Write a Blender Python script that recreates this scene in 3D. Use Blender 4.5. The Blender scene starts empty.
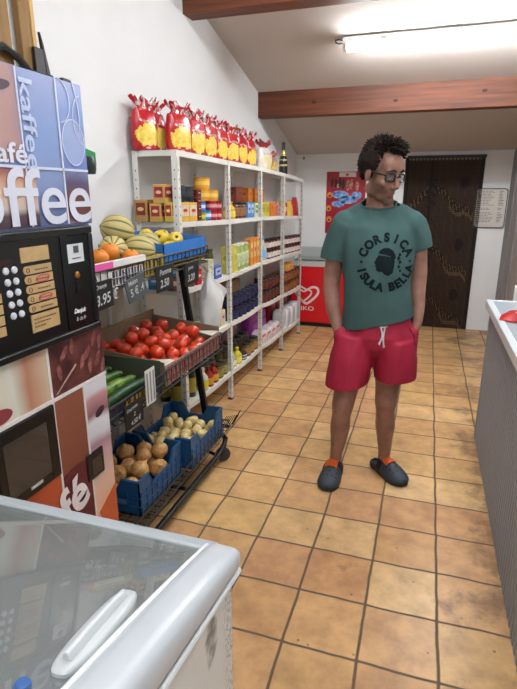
import bpy, bmesh, math, random
import numpy as np
from mathutils import Vector as V, Matrix as Mx, Euler, noise
from mathutils.bvhtree import BVHTree
random.seed(7)
COL = bpy.context.scene.collection
PI = math.pi
TILE = 0.27

# ------------------------------------------------------------------ colour / materials
def lin(c):
    if isinstance(c, str):
        c = [int(c[i:i+2], 16)/255 for i in (0, 2, 4)]
    return tuple((x/12.92 if x <= .04045 else ((x+.055)/1.055)**2.4) for x in c) + (1.,)

_mc = {}
def mat(c, rough=.5, metal=0., var=0., scale=20., bump=0., spec=.5, emit=0., coat=0., c2=None, trans=0., sub=0.):
    key = (c, rough, metal, var, scale, bump, spec, emit, coat, c2, trans)
    if key in _mc: return _mc[key]
    m = bpy.data.materials.new('mat_'+str(c)); m.use_nodes = True
    nt = m.node_tree; b = nt.nodes['Principled BSDF']
    b.inputs['Base Color'].default_value = lin(c)
    b.inputs['Roughness'].default_value = rough
    b.inputs['Metallic'].default_value = metal
    b.inputs['Specular IOR Level'].default_value = spec
    b.inputs['Coat Weight'].default_value = coat
    if trans: b.inputs['Transmission Weight'].default_value = trans
    if emit:
        b.inputs['Emission Color'].default_value = lin(c); b.inputs['Emission Strength'].default_value = emit
    if var or bump or c2:
        tc = nt.nodes.new('ShaderNodeTexCoord')
        nz = nt.nodes.new('ShaderNodeTexNoise'); nz.inputs['Scale'].default_value = scale
        nz.inputs['Detail'].default_value = 4
        nt.links.new(tc.outputs['Object'], nz.inputs['Vector'])
        if var or c2:
            r = nt.nodes.new('ShaderNodeValToRGB')
            a = lin(c)
            if c2: d = lin(c2)
            else: d = tuple(max(0, min(1, x*(1-var))) for x in a[:3])+(1,)
            r.color_ramp.elements[0].position = .35; r.color_ramp.elements[1].position = .65
            r.color_ramp.elements[0].color = d; r.color_ramp.elements[1].color = a
            nt.links.new(nz.outputs['Fac'], r.inputs['Fac'])
            nt.links.new(r.outputs['Color'], b.inputs['Base Color'])
        if bump:
            bp = nt.nodes.new('ShaderNodeBump'); bp.inputs['Strength'].default_value = bump
            bp.inputs['Distance'].default_value = .01
            nt.links.new(nz.outputs['Fac'], bp.inputs['Height'])
            nt.links.new(bp.outputs['Normal'], b.inputs['Normal'])
    _mc[key] = m
    return m

def nodes(m):
    return m.node_tree, m.node_tree.nodes['Principled BSDF']
def N(nt, t, **kw):
    n = nt.nodes.new('ShaderNode'+t)
    for k, v in kw.items():
        if k.startswith('i_'): n.inputs[int(k[2:])].default_value = v
        else: setattr(n, k, v)
    return n
def math_node(nt, op, a, b=None, c=None):
    n = nt.nodes.new('ShaderNodeMath'); n.operation = op
    for i, x in enumerate((a, b, c)):
        if x is None: continue
        if isinstance(x, (int, float)): n.inputs[i].default_value = x
        else: nt.links.new(x, n.inputs[i])
    return n.outputs[0]

def gradient_mat(name, axis, stops, rough=.35, nscale=6., namt=.1, coat=0.):
    """printed picture: colour runs along one object axis, wobbled by noise. stops: [(coord, colour)]"""
    m = bpy.data.materials.new(name); m.use_nodes = True
    nt, b = nodes(m)
    tc = N(nt, 'TexCoord'); sp = N(nt, 'SeparateXYZ'); nt.links.new(tc.outputs['Object'], sp.inputs[0])
    nz = N(nt, 'TexNoise'); nz.inputs['Scale'].default_value = nscale; nt.links.new(tc.outputs['Object'], nz.inputs['Vector'])
    lo, hi = stops[0][0], stops[-1][0]
    s = math_node(nt, 'ADD', sp.outputs[axis], math_node(nt, 'MULTIPLY', math_node(nt, 'SUBTRACT', nz.outputs['Fac'], .5), namt))
    mr = N(nt, 'MapRange'); mr.inputs[1].default_value = lo; mr.inputs[2].default_value = hi
    nt.links.new(s, mr.inputs[0])
    r = N(nt, 'ValToRGB')
    els = r.color_ramp.elements
    while len(els) < len(stops): els.new(.5)
    for e, (p, c) in zip(els, stops):
        e.position = (p-lo)/(hi-lo); e.color = lin(c)
    nt.links.new(mr.outputs[0], r.inputs[0]); nt.links.new(r.outputs[0], b.inputs['Base Color'])
    b.inputs['Roughness'].default_value = rough
    return m

# ------------------------------------------------------------------ mesh builder
class MB:
    def __init__(s):
        s.v = []; s.f = []; s.m = []; s.mi = 0; s.T = Mx()
    def add(s, vs, fs):
        o = len(s.v)
        s.v += [s.T @ V(p) for p in vs]
        s.f += [[o+i for i in f] for f in fs]; s.m += [s.mi]*len(fs)
    def box(s, x0, x1, y0, y1, z0, z1):
        s.add([(x0,y0,z0),(x1,y0,z0),(x1,y1,z0),(x0,y1,z0),(x0,y0,z1),(x1,y0,z1),(x1,y1,z1),(x0,y1,z1)],
              [(3,2,1,0),(4,5,6,7),(0,1,5,4),(1,2,6,5),(2,3,7,6),(3,0,4,7)])
    def hexa(s, p):   # 8 points, bottom 4 ccw then top 4
        s.add(p, [(3,2,1,0),(4,5,6,7),(0,1,5,4),(1,2,6,5),(2,3,7,6),(3,0,4,7)])
    def loft(s, rings, cap=True, closed=True):
        n = len(rings[0]); vs = [p for r in rings for p in r]; fs = []
        for i in range(len(rings)-1):
            for j in range(n if closed else n-1):
                k = (j+1) % n
                fs.append((i*n+j, i*n+k, (i+1)*n+k, (i+1)*n+j))
        if cap:
            fs.append(tuple(range(n))[::-1]); fs.append(tuple((len(rings)-1)*n+j for j in range(n)))
        s.add(vs, fs)
    def tube(s, path, r, n=8, cap=True, flat=1.):
        path = [V(p) for p in path]; rings = []
        rs = r if isinstance(r, list) else [r]*len(path)
        up = None
        for i, p in enumerate(path):
            a = path[max(0, i-1)]; b = path[min(len(path)-1, i+1)]
            t = (b-a).normalized()
            if up is None: up = V((0,0,1)) if abs(t.z) < .9 else V((0,1,0))
            x = t.cross(up).normalized(); up2 = x.cross(t).normalized(); up = up2
            rr = rs[i]
            if not isinstance(rr, (list, tuple)): rr = (rr, rr*flat)
            rings.append([p + x*(rr[0]*math.cos(2*PI*k/n)) + up2*(rr[1]*math.sin(2*PI*k/n)) for k in range(n)])
        s.loft(rings, cap)
    def lathe(s, prof, n=16, c=(0,0,0), cap=True):
        rings = [[(c[0]+r*math.cos(2*PI*k/n), c[1]+r*math.sin(2*PI*k/n), c[2]+z) for k in range(n)] for r, z in prof]
        s.loft(rings, cap)
    def ell(s, c, r, R=None, nu=16, nv=10, fn=None):
        vs = []; fs = []
        R = R or Mx.Identity(3); c = V(c)
        def P(th, ph):
            d = V((math.sin(th)*math.cos(ph), math.sin(th)*math.sin(ph), math.cos(th)))
            k = fn(d) if fn else 1.
            return c + R @ V((d.x*r[0]*k, d.y*r[1]*k, d.z*r[2]*k))
        vs.append(P(0, 0))
        for i in range(1, nv):
            for j in range(nu): vs.append(P(PI*i/nv, 2*PI*j/nu))
        vs.append(P(PI, 0))
        for j in range(nu): fs.append((0, 1+j, 1+(j+1) % nu))
        for i in range(nv-2):
            for j in range(nu):
                a = 1+i*nu+j; b = 1+i*nu+(j+1) % nu
                fs.append((a, a+nu, b+nu, b))
        l = len(vs)-1; o = 1+(nv-2)*nu
        for j in range(nu): fs.append((o+j, l, o+(j+1) % nu))
        s.add(vs, fs)
    def prism(s, pts, d):   # planar polygon extruded by vector d
        n = len(pts); d = V(d); vs = [V(p) for p in pts]; vs += [p+d for p in vs]
        fs = [tuple(range(n))[::-1], tuple(range(n, 2*n))] + [(i, (i+1) % n, n+(i+1) % n, n+i) for i in range(n)]
        s.add(vs, fs)
    def build(s, name, mats, parent=None, angle=35, bevel=0., seg=2, local=False, flat=False):
        me = bpy.data.meshes.new(name)
        inv = None
        if parent is not None and not local: inv = wm(parent).inverted()
        me.from_pydata([(inv @ p) if inv else p for p in s.v], [], s.f)
        if not isinstance(mats, (list, tuple)): mats = [mats]
        for q in mats: me.materials.append(q)
        me.polygons.foreach_set('material_index', [min(i, len(mats)-1) for i in s.m])
        bm = bmesh.new(); bm.from_mesh(me); bmesh.ops.recalc_face_normals(bm, faces=bm.faces); bm.to_mesh(me); bm.free()
        if not flat:
            me.polygons.foreach_set('use_smooth', [True]*len(me.polygons))
            me.set_sharp_from_angle(angle=math.radians(angle))
        me.update()
        o = bpy.data.objects.new(name, me); COL.objects.link(o)
        if parent is not None: o.parent = parent
        if bevel:
            bv = o.modifiers.new('bevel', 'BEVEL'); bv.width = bevel; bv.segments = seg; bv.limit_method = 'ANGLE'; bv.angle_limit = math.radians(40)
            bv.harden_normals = False
        return o

def wm(o):
    m = o.matrix_basis.copy() if o.type != 'EMPTY' else (Mx.Translation(o.location) @ o.rotation_euler.to_matrix().to_4x4())
    return (wm(o.parent) @ m) if o.parent else m

def tag(o, label, cat, group=None, kind=None):
    o['label'] = label; o['category'] = cat
    if group: o['group'] = group
    if kind: o['kind'] = kind
    return o
def struct(o):
    o['kind'] = 'structure'; return o
def thing(name, label, cat, loc=(0,0,0), rz=0., group=None):
    o = bpy.data.objects.new(name, None); COL.objects.link(o)
    o.empty_display_size = .1
    o.location = loc; o.rotation_euler = (0, 0, rz)
    return tag(o, label, cat, group)
def copy_tree(o, parent=None):
    c = o.copy(); COL.objects.link(c)
    if parent: c.parent = parent
    for ch in list(o.children): copy_tree(ch, c)
    return c

def text_mesh(body, bold=0., shear=0.):
    cu = bpy.data.curves.new('txt', 'FONT'); cu.body = body; cu.size = 1.; cu.offset = bold; cu.shear = shear
    cu.resolution_u = 5
    o = bpy.data.objects.new('txt', cu); COL.objects.link(o)
    dg = bpy.context.evaluated_depsgraph_get()
    me = bpy.data.meshes.new_from_object(o.evaluated_get(dg))
    vs = [tuple(v.co) for v in me.vertices]; fs = [tuple(p.vertices) for p in me.polygons]
    bpy.data.objects.remove(o); bpy.data.curves.remove(cu); bpy.data.meshes.remove(me)
    return vs, fs
def text_fit(mb, body, w, h, M, depth=.0008, bold=0., shear=0.):
    """text scaled into w x h box, local x right, y up, z out; M places it. w or h may be None"""
    vs, fs = text_mesh(body, bold, shear)
    xs = [p[0] for p in vs]; ys = [p[1] for p in vs]
    x0, x1, y0, y1 = min(xs), max(xs), min(ys), max(ys)
    sx = w/(x1-x0) if w else None; sy = h/(y1-y0) if h else None
    sx = sx or sy; sy = sy or sx
    pts = [M @ V(((p[0]-x0)*sx, (p[1]-y0)*sy, depth)) for p in vs]
    mb.add(pts, fs)
    return (x1-x0)*sx
def frame(o, x, y):   # matrix from origin and two axes
    x = V(x).normalized(); y = V(y).normalized(); z = x.cross(y)
    return Mx(((x.x,y.x,z.x,o[0]),(x.y,y.y,z.y,o[1]),(x.z,y.z,z.z,o[2]),(0,0,0,1)))
def remesh(mb, voxel, iters=4, fac=.5):
    o = mb.build('tmp', mat('808080'), flat=True)
    r = o.modifiers.new('r', 'REMESH'); r.mode = 'VOXEL'; r.voxel_size = voxel
    if iters:
        sm = o.modifiers.new('s', 'SMOOTH'); sm.factor = fac; sm.iterations = iters
    dg = bpy.context.evaluated_depsgraph_get()
    me = bpy.data.meshes.new_from_object(o.evaluated_get(dg))
    old = o.data
    bpy.data.objects.remove(o); bpy.data.meshes.remove(old)
    return me
ORD = ['first','second','third','fourth','fifth','sixth','seventh','eighth','ninth','tenth','eleventh','twelfth']

# ------------------------------------------------------------------ camera (calibrated on the floor tiles)
cam = bpy.data.cameras.new('camera'); co = bpy.data.objects.new('camera', cam); COL.objects.link(co)
co.location = (.6439, -1.9808, 1.5718)
co.rotation_euler = (PI/2-.287226, 0, .312564)
cam.sensor_fit = 'VERTICAL'; cam.sensor_height = 36.; cam.sensor_width = 27.; cam.lens = 510.66/689*36
cam.clip_start = .05
bpy.context.scene.camera = co

# ------------------------------------------------------------------ room
def wallx(y): return -1.045+.024*(y-.75)
YB = 4.48                      # back wall
def ceil_z(y): return 3.304-.266*y if y < 3.1 else 2.4794-.326*(y-3.1)

def floor_mat():
    m = bpy.data.materials.new('terracotta_tiles'); m.use_nodes = True
    nt, b = nodes(m)
    tc = N(nt, 'TexCoord')
    warp = N(nt, 'TexNoise'); warp.inputs['Scale'].default_value = 5.; warp.inputs['Detail'].default_value = 3
    nt.links.new(tc.outputs['Object'], warp.inputs['Vector'])
    sp = N(nt, 'SeparateXYZ'); nt.links.new(tc.outputs['Object'], sp.inputs[0])
    ws = N(nt, 'SeparateColor'); nt.links.new(warp.outputs['Color'], ws.inputs[0])
    wx = math_node(nt, 'MULTIPLY', math_node(nt, 'SUBTRACT', ws.outputs[0], .5), .018)
    wy = math_node(nt, 'MULTIPLY', math_node(nt, 'SUBTRACT', ws.outputs[1], .5), .018)
    x = math_node(nt, 'DIVIDE', math_node(nt, 'ADD', sp.outputs[0], wx), TILE)
    y = math_node(nt, 'DIVIDE', math_node(nt, 'ADD', sp.outputs[1], wy), TILE)
    fx = math_node(nt, 'FRACT', x); fy = math_node(nt, 'FRACT', y)
    ex = math_node(nt, 'MINIMUM', fx, math_node(nt, 'SUBTRACT', 1., fx))
    ey = math_node(nt, 'MINIMUM', fy, math_node(nt, 'SUBTRACT', 1., fy))
    # slightly rounded corners
    e = math_node(nt, 'SMOOTH_MIN', ex, ey, .03)
    g = N(nt, 'MapRange'); g.interpolation_type = 'SMOOTHSTEP'
    g.inputs[1].default_value = .010; g.inputs[2].default_value = .028
    nt.links.new(e, g.inputs[0])                       # 0 grout, 1 tile
    # per tile colour
    cx = math_node(nt, 'FLOOR', x); cy = math_node(nt, 'FLOOR', y)
    cb = N(nt, 'CombineXYZ'); nt.links.new(cx, cb.inputs[0]); nt.links.new(cy, cb.inputs[1])
    wn = N(nt, 'TexWhiteNoise'); wn.noise_dimensions = '2D'; nt.links.new(cb.outputs[0], wn.inputs['Vector'])
    r = N(nt, 'ValToRGB'); els = r.color_ramp.elements
    els[0].color = lin('c89c6c'); els[1].color = lin('e0bc8a')
    for p, c in ((.2, 'd6aa78'), (.4, 'dab47a'), (.6, 'cc9c70'), (.8, 'dfb880')):
        el = els.new(p); el.color = lin(c)
    nt.links.new(wn.outputs['Value'], r.inputs[0])
    # mottling inside tiles
    n1 = N(nt, 'TexNoise'); n1.inputs['Scale'].default_value = 7.; n1.inputs['Detail'].default_value = 6; n1.inputs['Roughness'].default_value = .65
    nt.links.new(tc.outputs['Object'], n1.inputs['Vector'])
    r1 = N(nt, 'ValToRGB'); r1.color_ramp.elements[0].position = .32; r1.color_ramp.elements[0].color = (.62,.55,.5,1)
    r1.color_ramp.elements[1].position = .62; r1.color_ramp.elements[1].color = (1.08,1.06,1.0,1)
    nt.links.new(n1.outputs['Fac'], r1.inputs[0])
    mul = N(nt, 'Mix'); mul.data_type = 'RGBA'; mul.blend_type = 'MULTIPLY'; mul.inputs[0].default_value = .8
    nt.links.new(r.outputs[0], mul.inputs[6]); nt.links.new(r1.outputs[0], mul.inputs[7])
    # dark spots / stains, stronger along the foot of the counter
    n2 = N(nt, 'TexNoise'); n2.inputs['Scale'].default_value = 3.3; n2.inputs['Detail'].default_value = 8; n2.inputs['Roughness'].default_value = .7
    nt.links.new(tc.outputs['Object'], n2.inputs['Vector'])
    near = N(nt, 'MapRange'); near.inputs[1].default_value = .75; near.inputs[2].default_value = 1.05
    near.inputs[3].default_value = 0.; near.inputs[4].default_value = .16
    nt.links.new(sp.outputs[0], near.inputs[0])
    st = N(nt, 'MapRange'); st.interpolation_type = 'SMOOTHSTEP'; st.inputs[1].default_value = .60; st.inputs[2].default_value = .78
    nt.links.new(math_node(nt, 'ADD', n2.outputs['Fac'], near.outputs[0]), st.inputs[0])
    mx = N(nt, 'Mix'); mx.data_type = 'RGBA'; mx.inputs[7].default_value = lin('6a4c38')
    nt.links.new(math_node(nt, 'MULTIPLY', st.outputs[0], .7), mx.inputs[0]); nt.links.new(mul.outputs[2], mx.inputs[6])
    # small specks
    n3 = N(nt, 'TexVoronoi'); n3.inputs['Scale'].default_value = 9.
    nt.links.new(tc.outputs['Object'], n3.inputs['Vector'])
    spk = math_node(nt, 'LESS_THAN', n3.outputs['Distance'], .055)
    mx3 = N(nt, 'Mix'); mx3.data_type = 'RGBA'; mx3.inputs[7].default_value = lin('5d4230')
    nt.links.new(math_node(nt, 'MULTIPLY', spk, .6), mx3.inputs[0]); nt.links.new(mx.outputs[2], mx3.inputs[6])
    mx2 = N(nt, 'Mix'); mx2.data_type = 'RGBA'; mx2.inputs[6].default_value = lin('6a5844')
    nt.links.new(g.outputs[0], mx2.inputs[0]); nt.links.new(mx3.outputs[2], mx2.inputs[7])
    nt.links.new(mx2.outputs[2], b.inputs['Base Color'])
    rr = N(nt, 'MapRange'); rr.inputs[3].default_value = .75; rr.inputs[4].default_value = .36
    nt.links.new(g.outputs[0], rr.inputs[0]); nt.links.new(rr.outputs[0], b.inputs['Roughness'])
    b.inputs['Specular IOR Level'].default_value = .45
    bp = N(nt, 'Bump'); bp.inputs['Strength'].default_value = .5; bp.inputs['Distance'].default_value = .004
    h = math_node(nt, 'ADD', g.outputs[0], math_node(nt, 'MULTIPLY', n1.outputs['Fac'], .35))
    nt.links.new(h, bp.inputs['Height']); nt.links.new(bp.outputs[0], b.inputs['Normal'])
    return m

XR = 3.0; YN = -3.3            # room behind the counter / behind the camera
mb = MB(); mb.box(-1.4, XR+.1, YN-.1, YB+.12, -.08, 0); struct(mb.build('floor', floor_mat(), flat=True))
WALL = mat('e9e9e7', .9, var=.04, scale=2.5, bump=.12)
CEIL = mat('c9bfb6', .95, var=.05, scale=1.5, bump=.08)
# left wall (turned very slightly out of the tile grid)
mb = MB()
y0, y1, y2 = YN-.1, 3.1, YB+.1
a, c, d = wallx(y0), wallx(y1), wallx(y2)
for (ya, yb) in ((y0, y1), (y1, y2)):
    xa, xb = wallx(ya), wallx(yb)
    mb.hexa([(xa-.12,ya,-.05),(xa,ya,-.05),(xb,yb,-.05),(xb-.12,yb,-.05),
             (xa-.12,ya,ceil_z(ya)+.03),(xa,ya,ceil_z(ya)+.03),(xb,yb,ceil_z(yb)+.03),(xb-.12,yb,ceil_z(yb)+.03)])
struct(mb.build('wall_left', WALL, flat=True))
mb = MB(); mb.box(-1.1, 1.6, YB, YB+.12, -.05, ceil_z(YB)+.05); struct(mb.build('wall_back', WALL, flat=True))
# the short wall behind the far end of the counter, then the room widens
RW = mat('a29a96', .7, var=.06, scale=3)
mb = MB(); mb.box(1.48, 1.6, 2.2, YB, -.05, 2.75)
struct(mb.build('wall_right', RW, flat=True))
mb = MB(); mb.box(1.47, 1.482, 4.13, 4.47, 0, 2.02); mb.box(1.462, 1.482, 3.70, 3.76, 0, 2.2)
struct(mb.build('trim_1', mat('7d7b7a', .5), flat=True))
mb = MB(); mb.box(XR, XR+.1, YN, 2.2, -.05, 4.3); mb.box(1.6, XR+.1, 2.2, 2.3, -.05, 3.2)
struct(mb.build('wall_far_right', WALL, flat=True))
# wall behind the photographer with a wide shop window opening
mb = MB()
mb.box(-1.4, -.3, YN-.1, YN, -.05, 4.3); mb.box(2.5, XR+.1, YN-.1, YN, -.05, 4.3); mb.box(-.3, 2.5, YN-.1, YN, 2.3, 4.3); mb.box(-.3, 2.5, YN-.1, YN, -.05, .5)
struct(mb.build('wall_front', WALL, flat=True))
# sloped ceiling, breaking at the far beam
mb = MB()
for ya, yb in ((YN-.1, 3.1), (3.1, YB+.12)):
    mb.hexa([(-1.4,ya,ceil_z(ya)),(XR+.1,ya,ceil_z(ya)),(XR+.1,yb,ceil_z(yb)),(-1.4,yb,ceil_z(yb)),
             (-1.4,ya,ceil_z(ya)+.1),(XR+.1,ya,ceil_z(ya)+.1),(XR+.1,yb,ceil_z(yb)+.1),(-1.4,yb,ceil_z(yb)+.1)])
struct(mb.build('ceiling', CEIL, flat=True))

def wood_mat(c1, c2, axis=0, rough=.6):
    m = bpy.data.materials.new('wood_'+c1); m.use_nodes = True
    nt, b = nodes(m)
    tc = N(nt, 'TexCoord'); mp = N(nt, 'Mapping')
    s = [28, 28, 28]; s[axis] = 1.6
    mp.inputs['Scale'].default_value = s
    nt.links.new(tc.outputs['Object'], mp.inputs[0])
    nz = N(nt, 'TexNoise'); nz.inputs['Scale'].default_value = 1.; nz.inputs['Detail'].default_value = 5
    nt.links.new(mp.outputs[0], nz.inputs['Vector'])
    r = N(nt, 'ValToRGB'); r.color_ramp.elements[0].position = .3; r.color_ramp.elements[1].position = .7
    r.color_ramp.elements[0].color = lin(c1); r.color_ramp.elements[1].color = lin(c2)
    nt.links.new(nz.outputs['Fac'], r.inputs[0]); nt.links.new(r.outputs[0], b.inputs['Base Color'])
    bp = N(nt, 'Bump'); bp.inputs['Strength'].default_value = .25; bp.inputs['Distance'].default_value = .004
    nt.links.new(nz.outputs['Fac'], bp.inputs['Height']); nt.links.new(bp.outputs[0], b.inputs['Normal'])
    b.inputs['Roughness'].default_value = rough
    return m
BEAM = wood_mat('4c2614', '7a4020', 0)
def beam(y, zb, w, label):
    xl = wallx(y)-.04
    mb = MB()
    zt = lambda yy: ceil_z(yy)+.03
    mb.hexa([(xl,y,zb),(XR,y,zb),(XR,y+w,zb),(xl,y+w,zb),(xl,y,zt(y)),(XR,y,zt(y)),(XR,y+w,zt(y+w)),(xl,y+w,zt(y+w))])
    o = mb.build('ceiling_beam', BEAM, bevel=.006)
    mb = MB()
    for k in range(3):
        xk = (.28, -.45, 1.0)[k]
        mb.ell((xk, y-.001, zb+.09+.02*k), (.022, .0025, .014), nu=10, nv=6)
    o2 = mb.build('knot', mat('3c2013', .7), o)
    return tag(o, label, 'beam', 'dark wooden ceiling beams')
beam(1.55, 2.715, .15, 'dark brown wooden ceiling beam nearest the camera, at top edge of photo')
beam(3.06, 2.268, .13, 'long reddish brown wooden ceiling beam beyond the lit tube light')

# ------------------------------------------------------------------ tube lights
def tube_light(y, x0, L, label):
    zc = ceil_z(y)-.015
    t = thing('tube_light', label, 'light', (x0+L/2, y, zc), 0, 'ceiling tube lights')
    tilt = math.atan(.266)
    R = Mx.Translation((x0+L/2, y, zc)) @ Mx.Rotation(-tilt, 4, 'X')
    mb = MB(); mb.T = R
    mb.box(-L/2, L/2, -.03, .03, -.05, .0)
    mb.build('housing', mat('c9cbc9', .45), t, bevel=.006)
    mb = MB(); mb.T = R
    ring = lambda x: [(x, .036*math.sin(a), -.062-.030*math.cos(a)) for a in [2*PI*k/14 for k in range(14)]]
    mb.loft([ring(-L/2+.035), ring(L/2-.035)])
    mb.build('tube', tube_mat, t)
    for s in (-1, 1):
        mb = MB(); mb.T = R
        ring2 = lambda x: [(x, .039*math.sin(a), -.062-.033*math.cos(a)) for a in [2*PI*k/14 for k in range(14)]]
        xa = s*(L/2-.035); mb.loft([ring2(xa), ring2(xa+s*.03)])
        mb.build('end_cap', mat('d9d9d6', .4), t, bevel=.004)
    for xx in (-L*.3, L*.3):
        mb = MB(); mb.T = R; mb.box(xx-.02, xx+.02, -.034, .034, -.052, -.02)
        mb.build('bracket', mat('9b9d9c', .35, .8), t)
    mb = MB(); mb.T = R
    mb.tube([(-L/2, 0, -.03), (-L/2-.03, 0, -.035), (-L/2-.055, .004, -.02), (-L/2-.06, .006, -.002), (-L/2-.03, .01, .002), (-L/2+.01, .012, -.01)], .005, 6)
    mb.build('cable', mat('2c2a2a', .5), t)
    return t
tube_mat = mat('f4f9ff', .3, emit=38.)
tube_light(2.30, -.075, 1.5, 'white lit tube light between the two wooden beams')
tube_light(.28, .0, 1.5, 'white lit tube light on the ceiling nearer than the first beam, out of the photo')
tube_light(-1.9, .2, 1.5, 'white lit tube light on the ceiling behind the photographer, out of the photo')
# ------------------------------------------------------------------ back wall: doorway with bead curtain
mb = MB(); mb.box(.34, 1.19, YB-.006, YB+.02, 0, 1.97)
struct(mb.build('doorway_dark', mat('241a14', .7), flat=True))  # dark slab: its colour stands in for the unlit room beyond the opening
t = thing('bead_curtain', 'dark brown beaded string curtain hanging in the doorway on the back wall', 'curtain', (.79, 4.44, 0))
mb = MB(); mb.box(.36, 1.195, 4.42, 4.455, 1.955, 1.985)
mb.build('curtain_rail', mat('1d1918', .5), t, bevel=.003)
cols = [mat('3e2d21', .5), mat('1a1310', .5), mat('745c3e', .5), mat('4c3626', .5), mat('a89b86', .5)]
mb = MB()
ns = 62; rnd = random.Random(3)
xs = [.365+(1.18-.365)*k/(ns-1) for k in range(ns)]
def curtain_col(u, v):
    # u across 0..1, v height 0..1 : woven branches with leaves, three repeats, dark edges
    if u < .02 or u > .955: return 1
    if v > .985: return 4 if (int(u*62) % 3) else 0
    if abs(u-.34) < .016: return 1
    for k, (bv, s) in enumerate(((.82, 1), (.47, 1), (.17, 1))):
        du = (u-.42)/.5
        if 0 < du < 1:
            line = bv - .14*du + .02*math.sin(du*9)
            if abs(v-line) < .024*(1-abs(du-.5)*.9): return 2 if math.sin(u*160+v*90) > .4 else 1
            if abs(v-line+.03) < .011 and du > .35: return 2
        d2 = (u-.78)**2*.35+(v-(bv+.045))**2
        if d2 < .0012: return 1
        if k == 0:
            du2 = (.3-u)/.28
            if 0 < du2 < 1 and abs(v-(bv-.13*du2)) < .022: return 1 if math.sin(u*120+v*60) > -.3 else 2
        if abs(u-.36) < .05 and abs(v-(bv-.02)) < .08 and math.sin(v*140+u*40) > -.2: return 1
    return 3 if math.sin(u*97)*math.sin(v*11+u*30) > .55 else 0
for i, x in enumerate(xs):
    u = i/(ns-1); nz = 86; y = 4.437+rnd.uniform(-.005, .005)
    for k in range(nz):
        z0 = 1.955-(k+1)*1.945/nz; z1 = 1.955-k*1.945/nz
        mb.mi = curtain_col(u, (z0+z1)/2/1.955)
        sx = .0062; zm = (z0+z1)/2
        vs = [(x+sx*.45*math.cos(a), y+sx*.45*math.sin(a), z0) for a in (.3, 1.87, 3.44, 5.0)] + \
             [(x+sx*math.cos(a), y+sx*math.sin(a), zm) for a in (.3, 1.87, 3.44, 5.0)] + \
             [(x+sx*.45*math.cos(a), y+sx*.45*math.sin(a), z1) for a in (.3, 1.87, 3.44, 5.0)]
        mb.add(vs, [(j, (j+1) % 4, 4+(j+1) % 4, 4+j) for j in range(4)]+[(4+j, 4+(j+1) % 4, 8+(j+1) % 4, 8+j) for j in range(4)])
o = mb.build('strands', cols, t, flat=True); o['kind'] = 'stuff'

# ---- price list in a dark rounded frame
def rrect(x0, x1, z0, z1, r, n=5):
    pts = []
    for cx, cz, a0 in ((x1-r, z1-r, 0), (x0+r, z1-r, 90), (x0+r, z0+r, 180), (x1-r, z0+r, 270)):
        for k in range(n+1):
            a = math.radians(a0+90*k/n); pts.append((cx+r*math.cos(a), cz+r*math.sin(a)))
    return pts
t = thing('price_list', 'white price list with small grey lines in a dark rounded frame on the back wall', 'sign', (1.295, YB, 1.2))
mb = MB(); mb.prism([(x, YB-.012, z) for x, z in rrect(1.137, 1.452, 1.208, 1.62, .03)], (0, .012, 0))
mb.build('board', mat('cfc8be', .5), t, flat=True)
mb = MB()
pi, po = rrect(1.137, 1.452, 1.208, 1.62, .03), rrect(1.128, 1.461, 1.199, 1.629, .037)
n = len(pi)
for k in range(n):
    j = (k+1) % n
    A = [(po[k][0], YB-.02, po[k][1]), (po[j][0], YB-.02, po[j][1]), (pi[j][0], YB-.02, pi[j][1]), (pi[k][0], YB-.02, pi[k][1])]
    mb.prism(A, (0, .02, 0))
mb.build('frame', mat('38332f', .4), t, flat=True)
mb = MB(); rnd = random.Random(5)
z = 1.60
while z > 1.26:
    x = 1.152; xe = 1.152+rnd.uniform(.12, .18)
    if rnd.random() < .82:
        mb = MB()
        while x < xe:
            w = rnd.uniform(.012, .035); mb.box(x, min(x+w, xe), YB-.0135, YB-.012, z-.0055, z); x += w+.007
        mb.box(1.372, 1.372+rnd.uniform(.03, .055), YB-.0135, YB-.012, z-.006, z)
        mb.build('text_line', mat('6d655f', .6), t, flat=True)
    z -= .0165
tag(MB.build.__get__((lambda q: (q.ell((-.86, YB-.012, 1.985), (.012, .014, .016)), q)[1])(MB()))('wall_hook', mat('5a5552', .4)), 'small dark hook on the back wall above the shelf end', 'hook')

# ---- red ice cream poster
t = thing('poster', 'red ice cream poster on the back wall behind the man', 'poster', (-.33, YB, 1.2))
mb = MB(); mb.box(-.57, -.10, YB-.008, YB, 1.10, 1.825); mb.build('sheet', mat('a51d2b', .35), t, flat=True)
def blob(mb, x, z, rx, rz, y, n=14, ph=0, wob=0.):
    mb.prism([(x+rx*(1+wob*math.sin(3*a+ph))*math.cos(a), y, z+rz*(1+wob*math.cos(2*a+ph))*math.sin(a)) for a in [2*PI*k/n for k in range(n)]], (0, .0015, 0))
mb = MB(); mb.box(-.42, -.22, YB-.0095, YB-.008, 1.765, 1.818); mb.build('white_band', mat('d8c9c4', .4), t, flat=True)
mb = MB(); blob(mb, -.325, 1.79, .02, .014, YB-.011); mb.build('heart_mark', mat('b03040', .4), t, flat=True)
mb = MB()
for x, z, rx, rz in ((-.5,1.70,.018,.055),(-.455,1.69,.02,.06),(-.405,1.70,.02,.058),(-.365,1.68,.018,.06)): blob(mb, x, z, rx, rz, YB-.0095, ph=x*40, wob=.12)
mb.build('chocolate_cones', mat('3e2319', .4, var=.4, scale=40), t, flat=True)
mb = MB()
for x, z, rx, rz in ((-.31,1.67,.022,.06),(-.27,1.68,.02,.055),(-.43,1.66,.014,.03),(-.20,1.66,.02,.06)): blob(mb, x, z, rx, rz, YB-.0098, ph=x*30, wob=.1)
mb.build('vanilla_cones', mat('d0a98a', .4, c2='9a4a40', scale=30), t, flat=True)
mb = MB()
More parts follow.
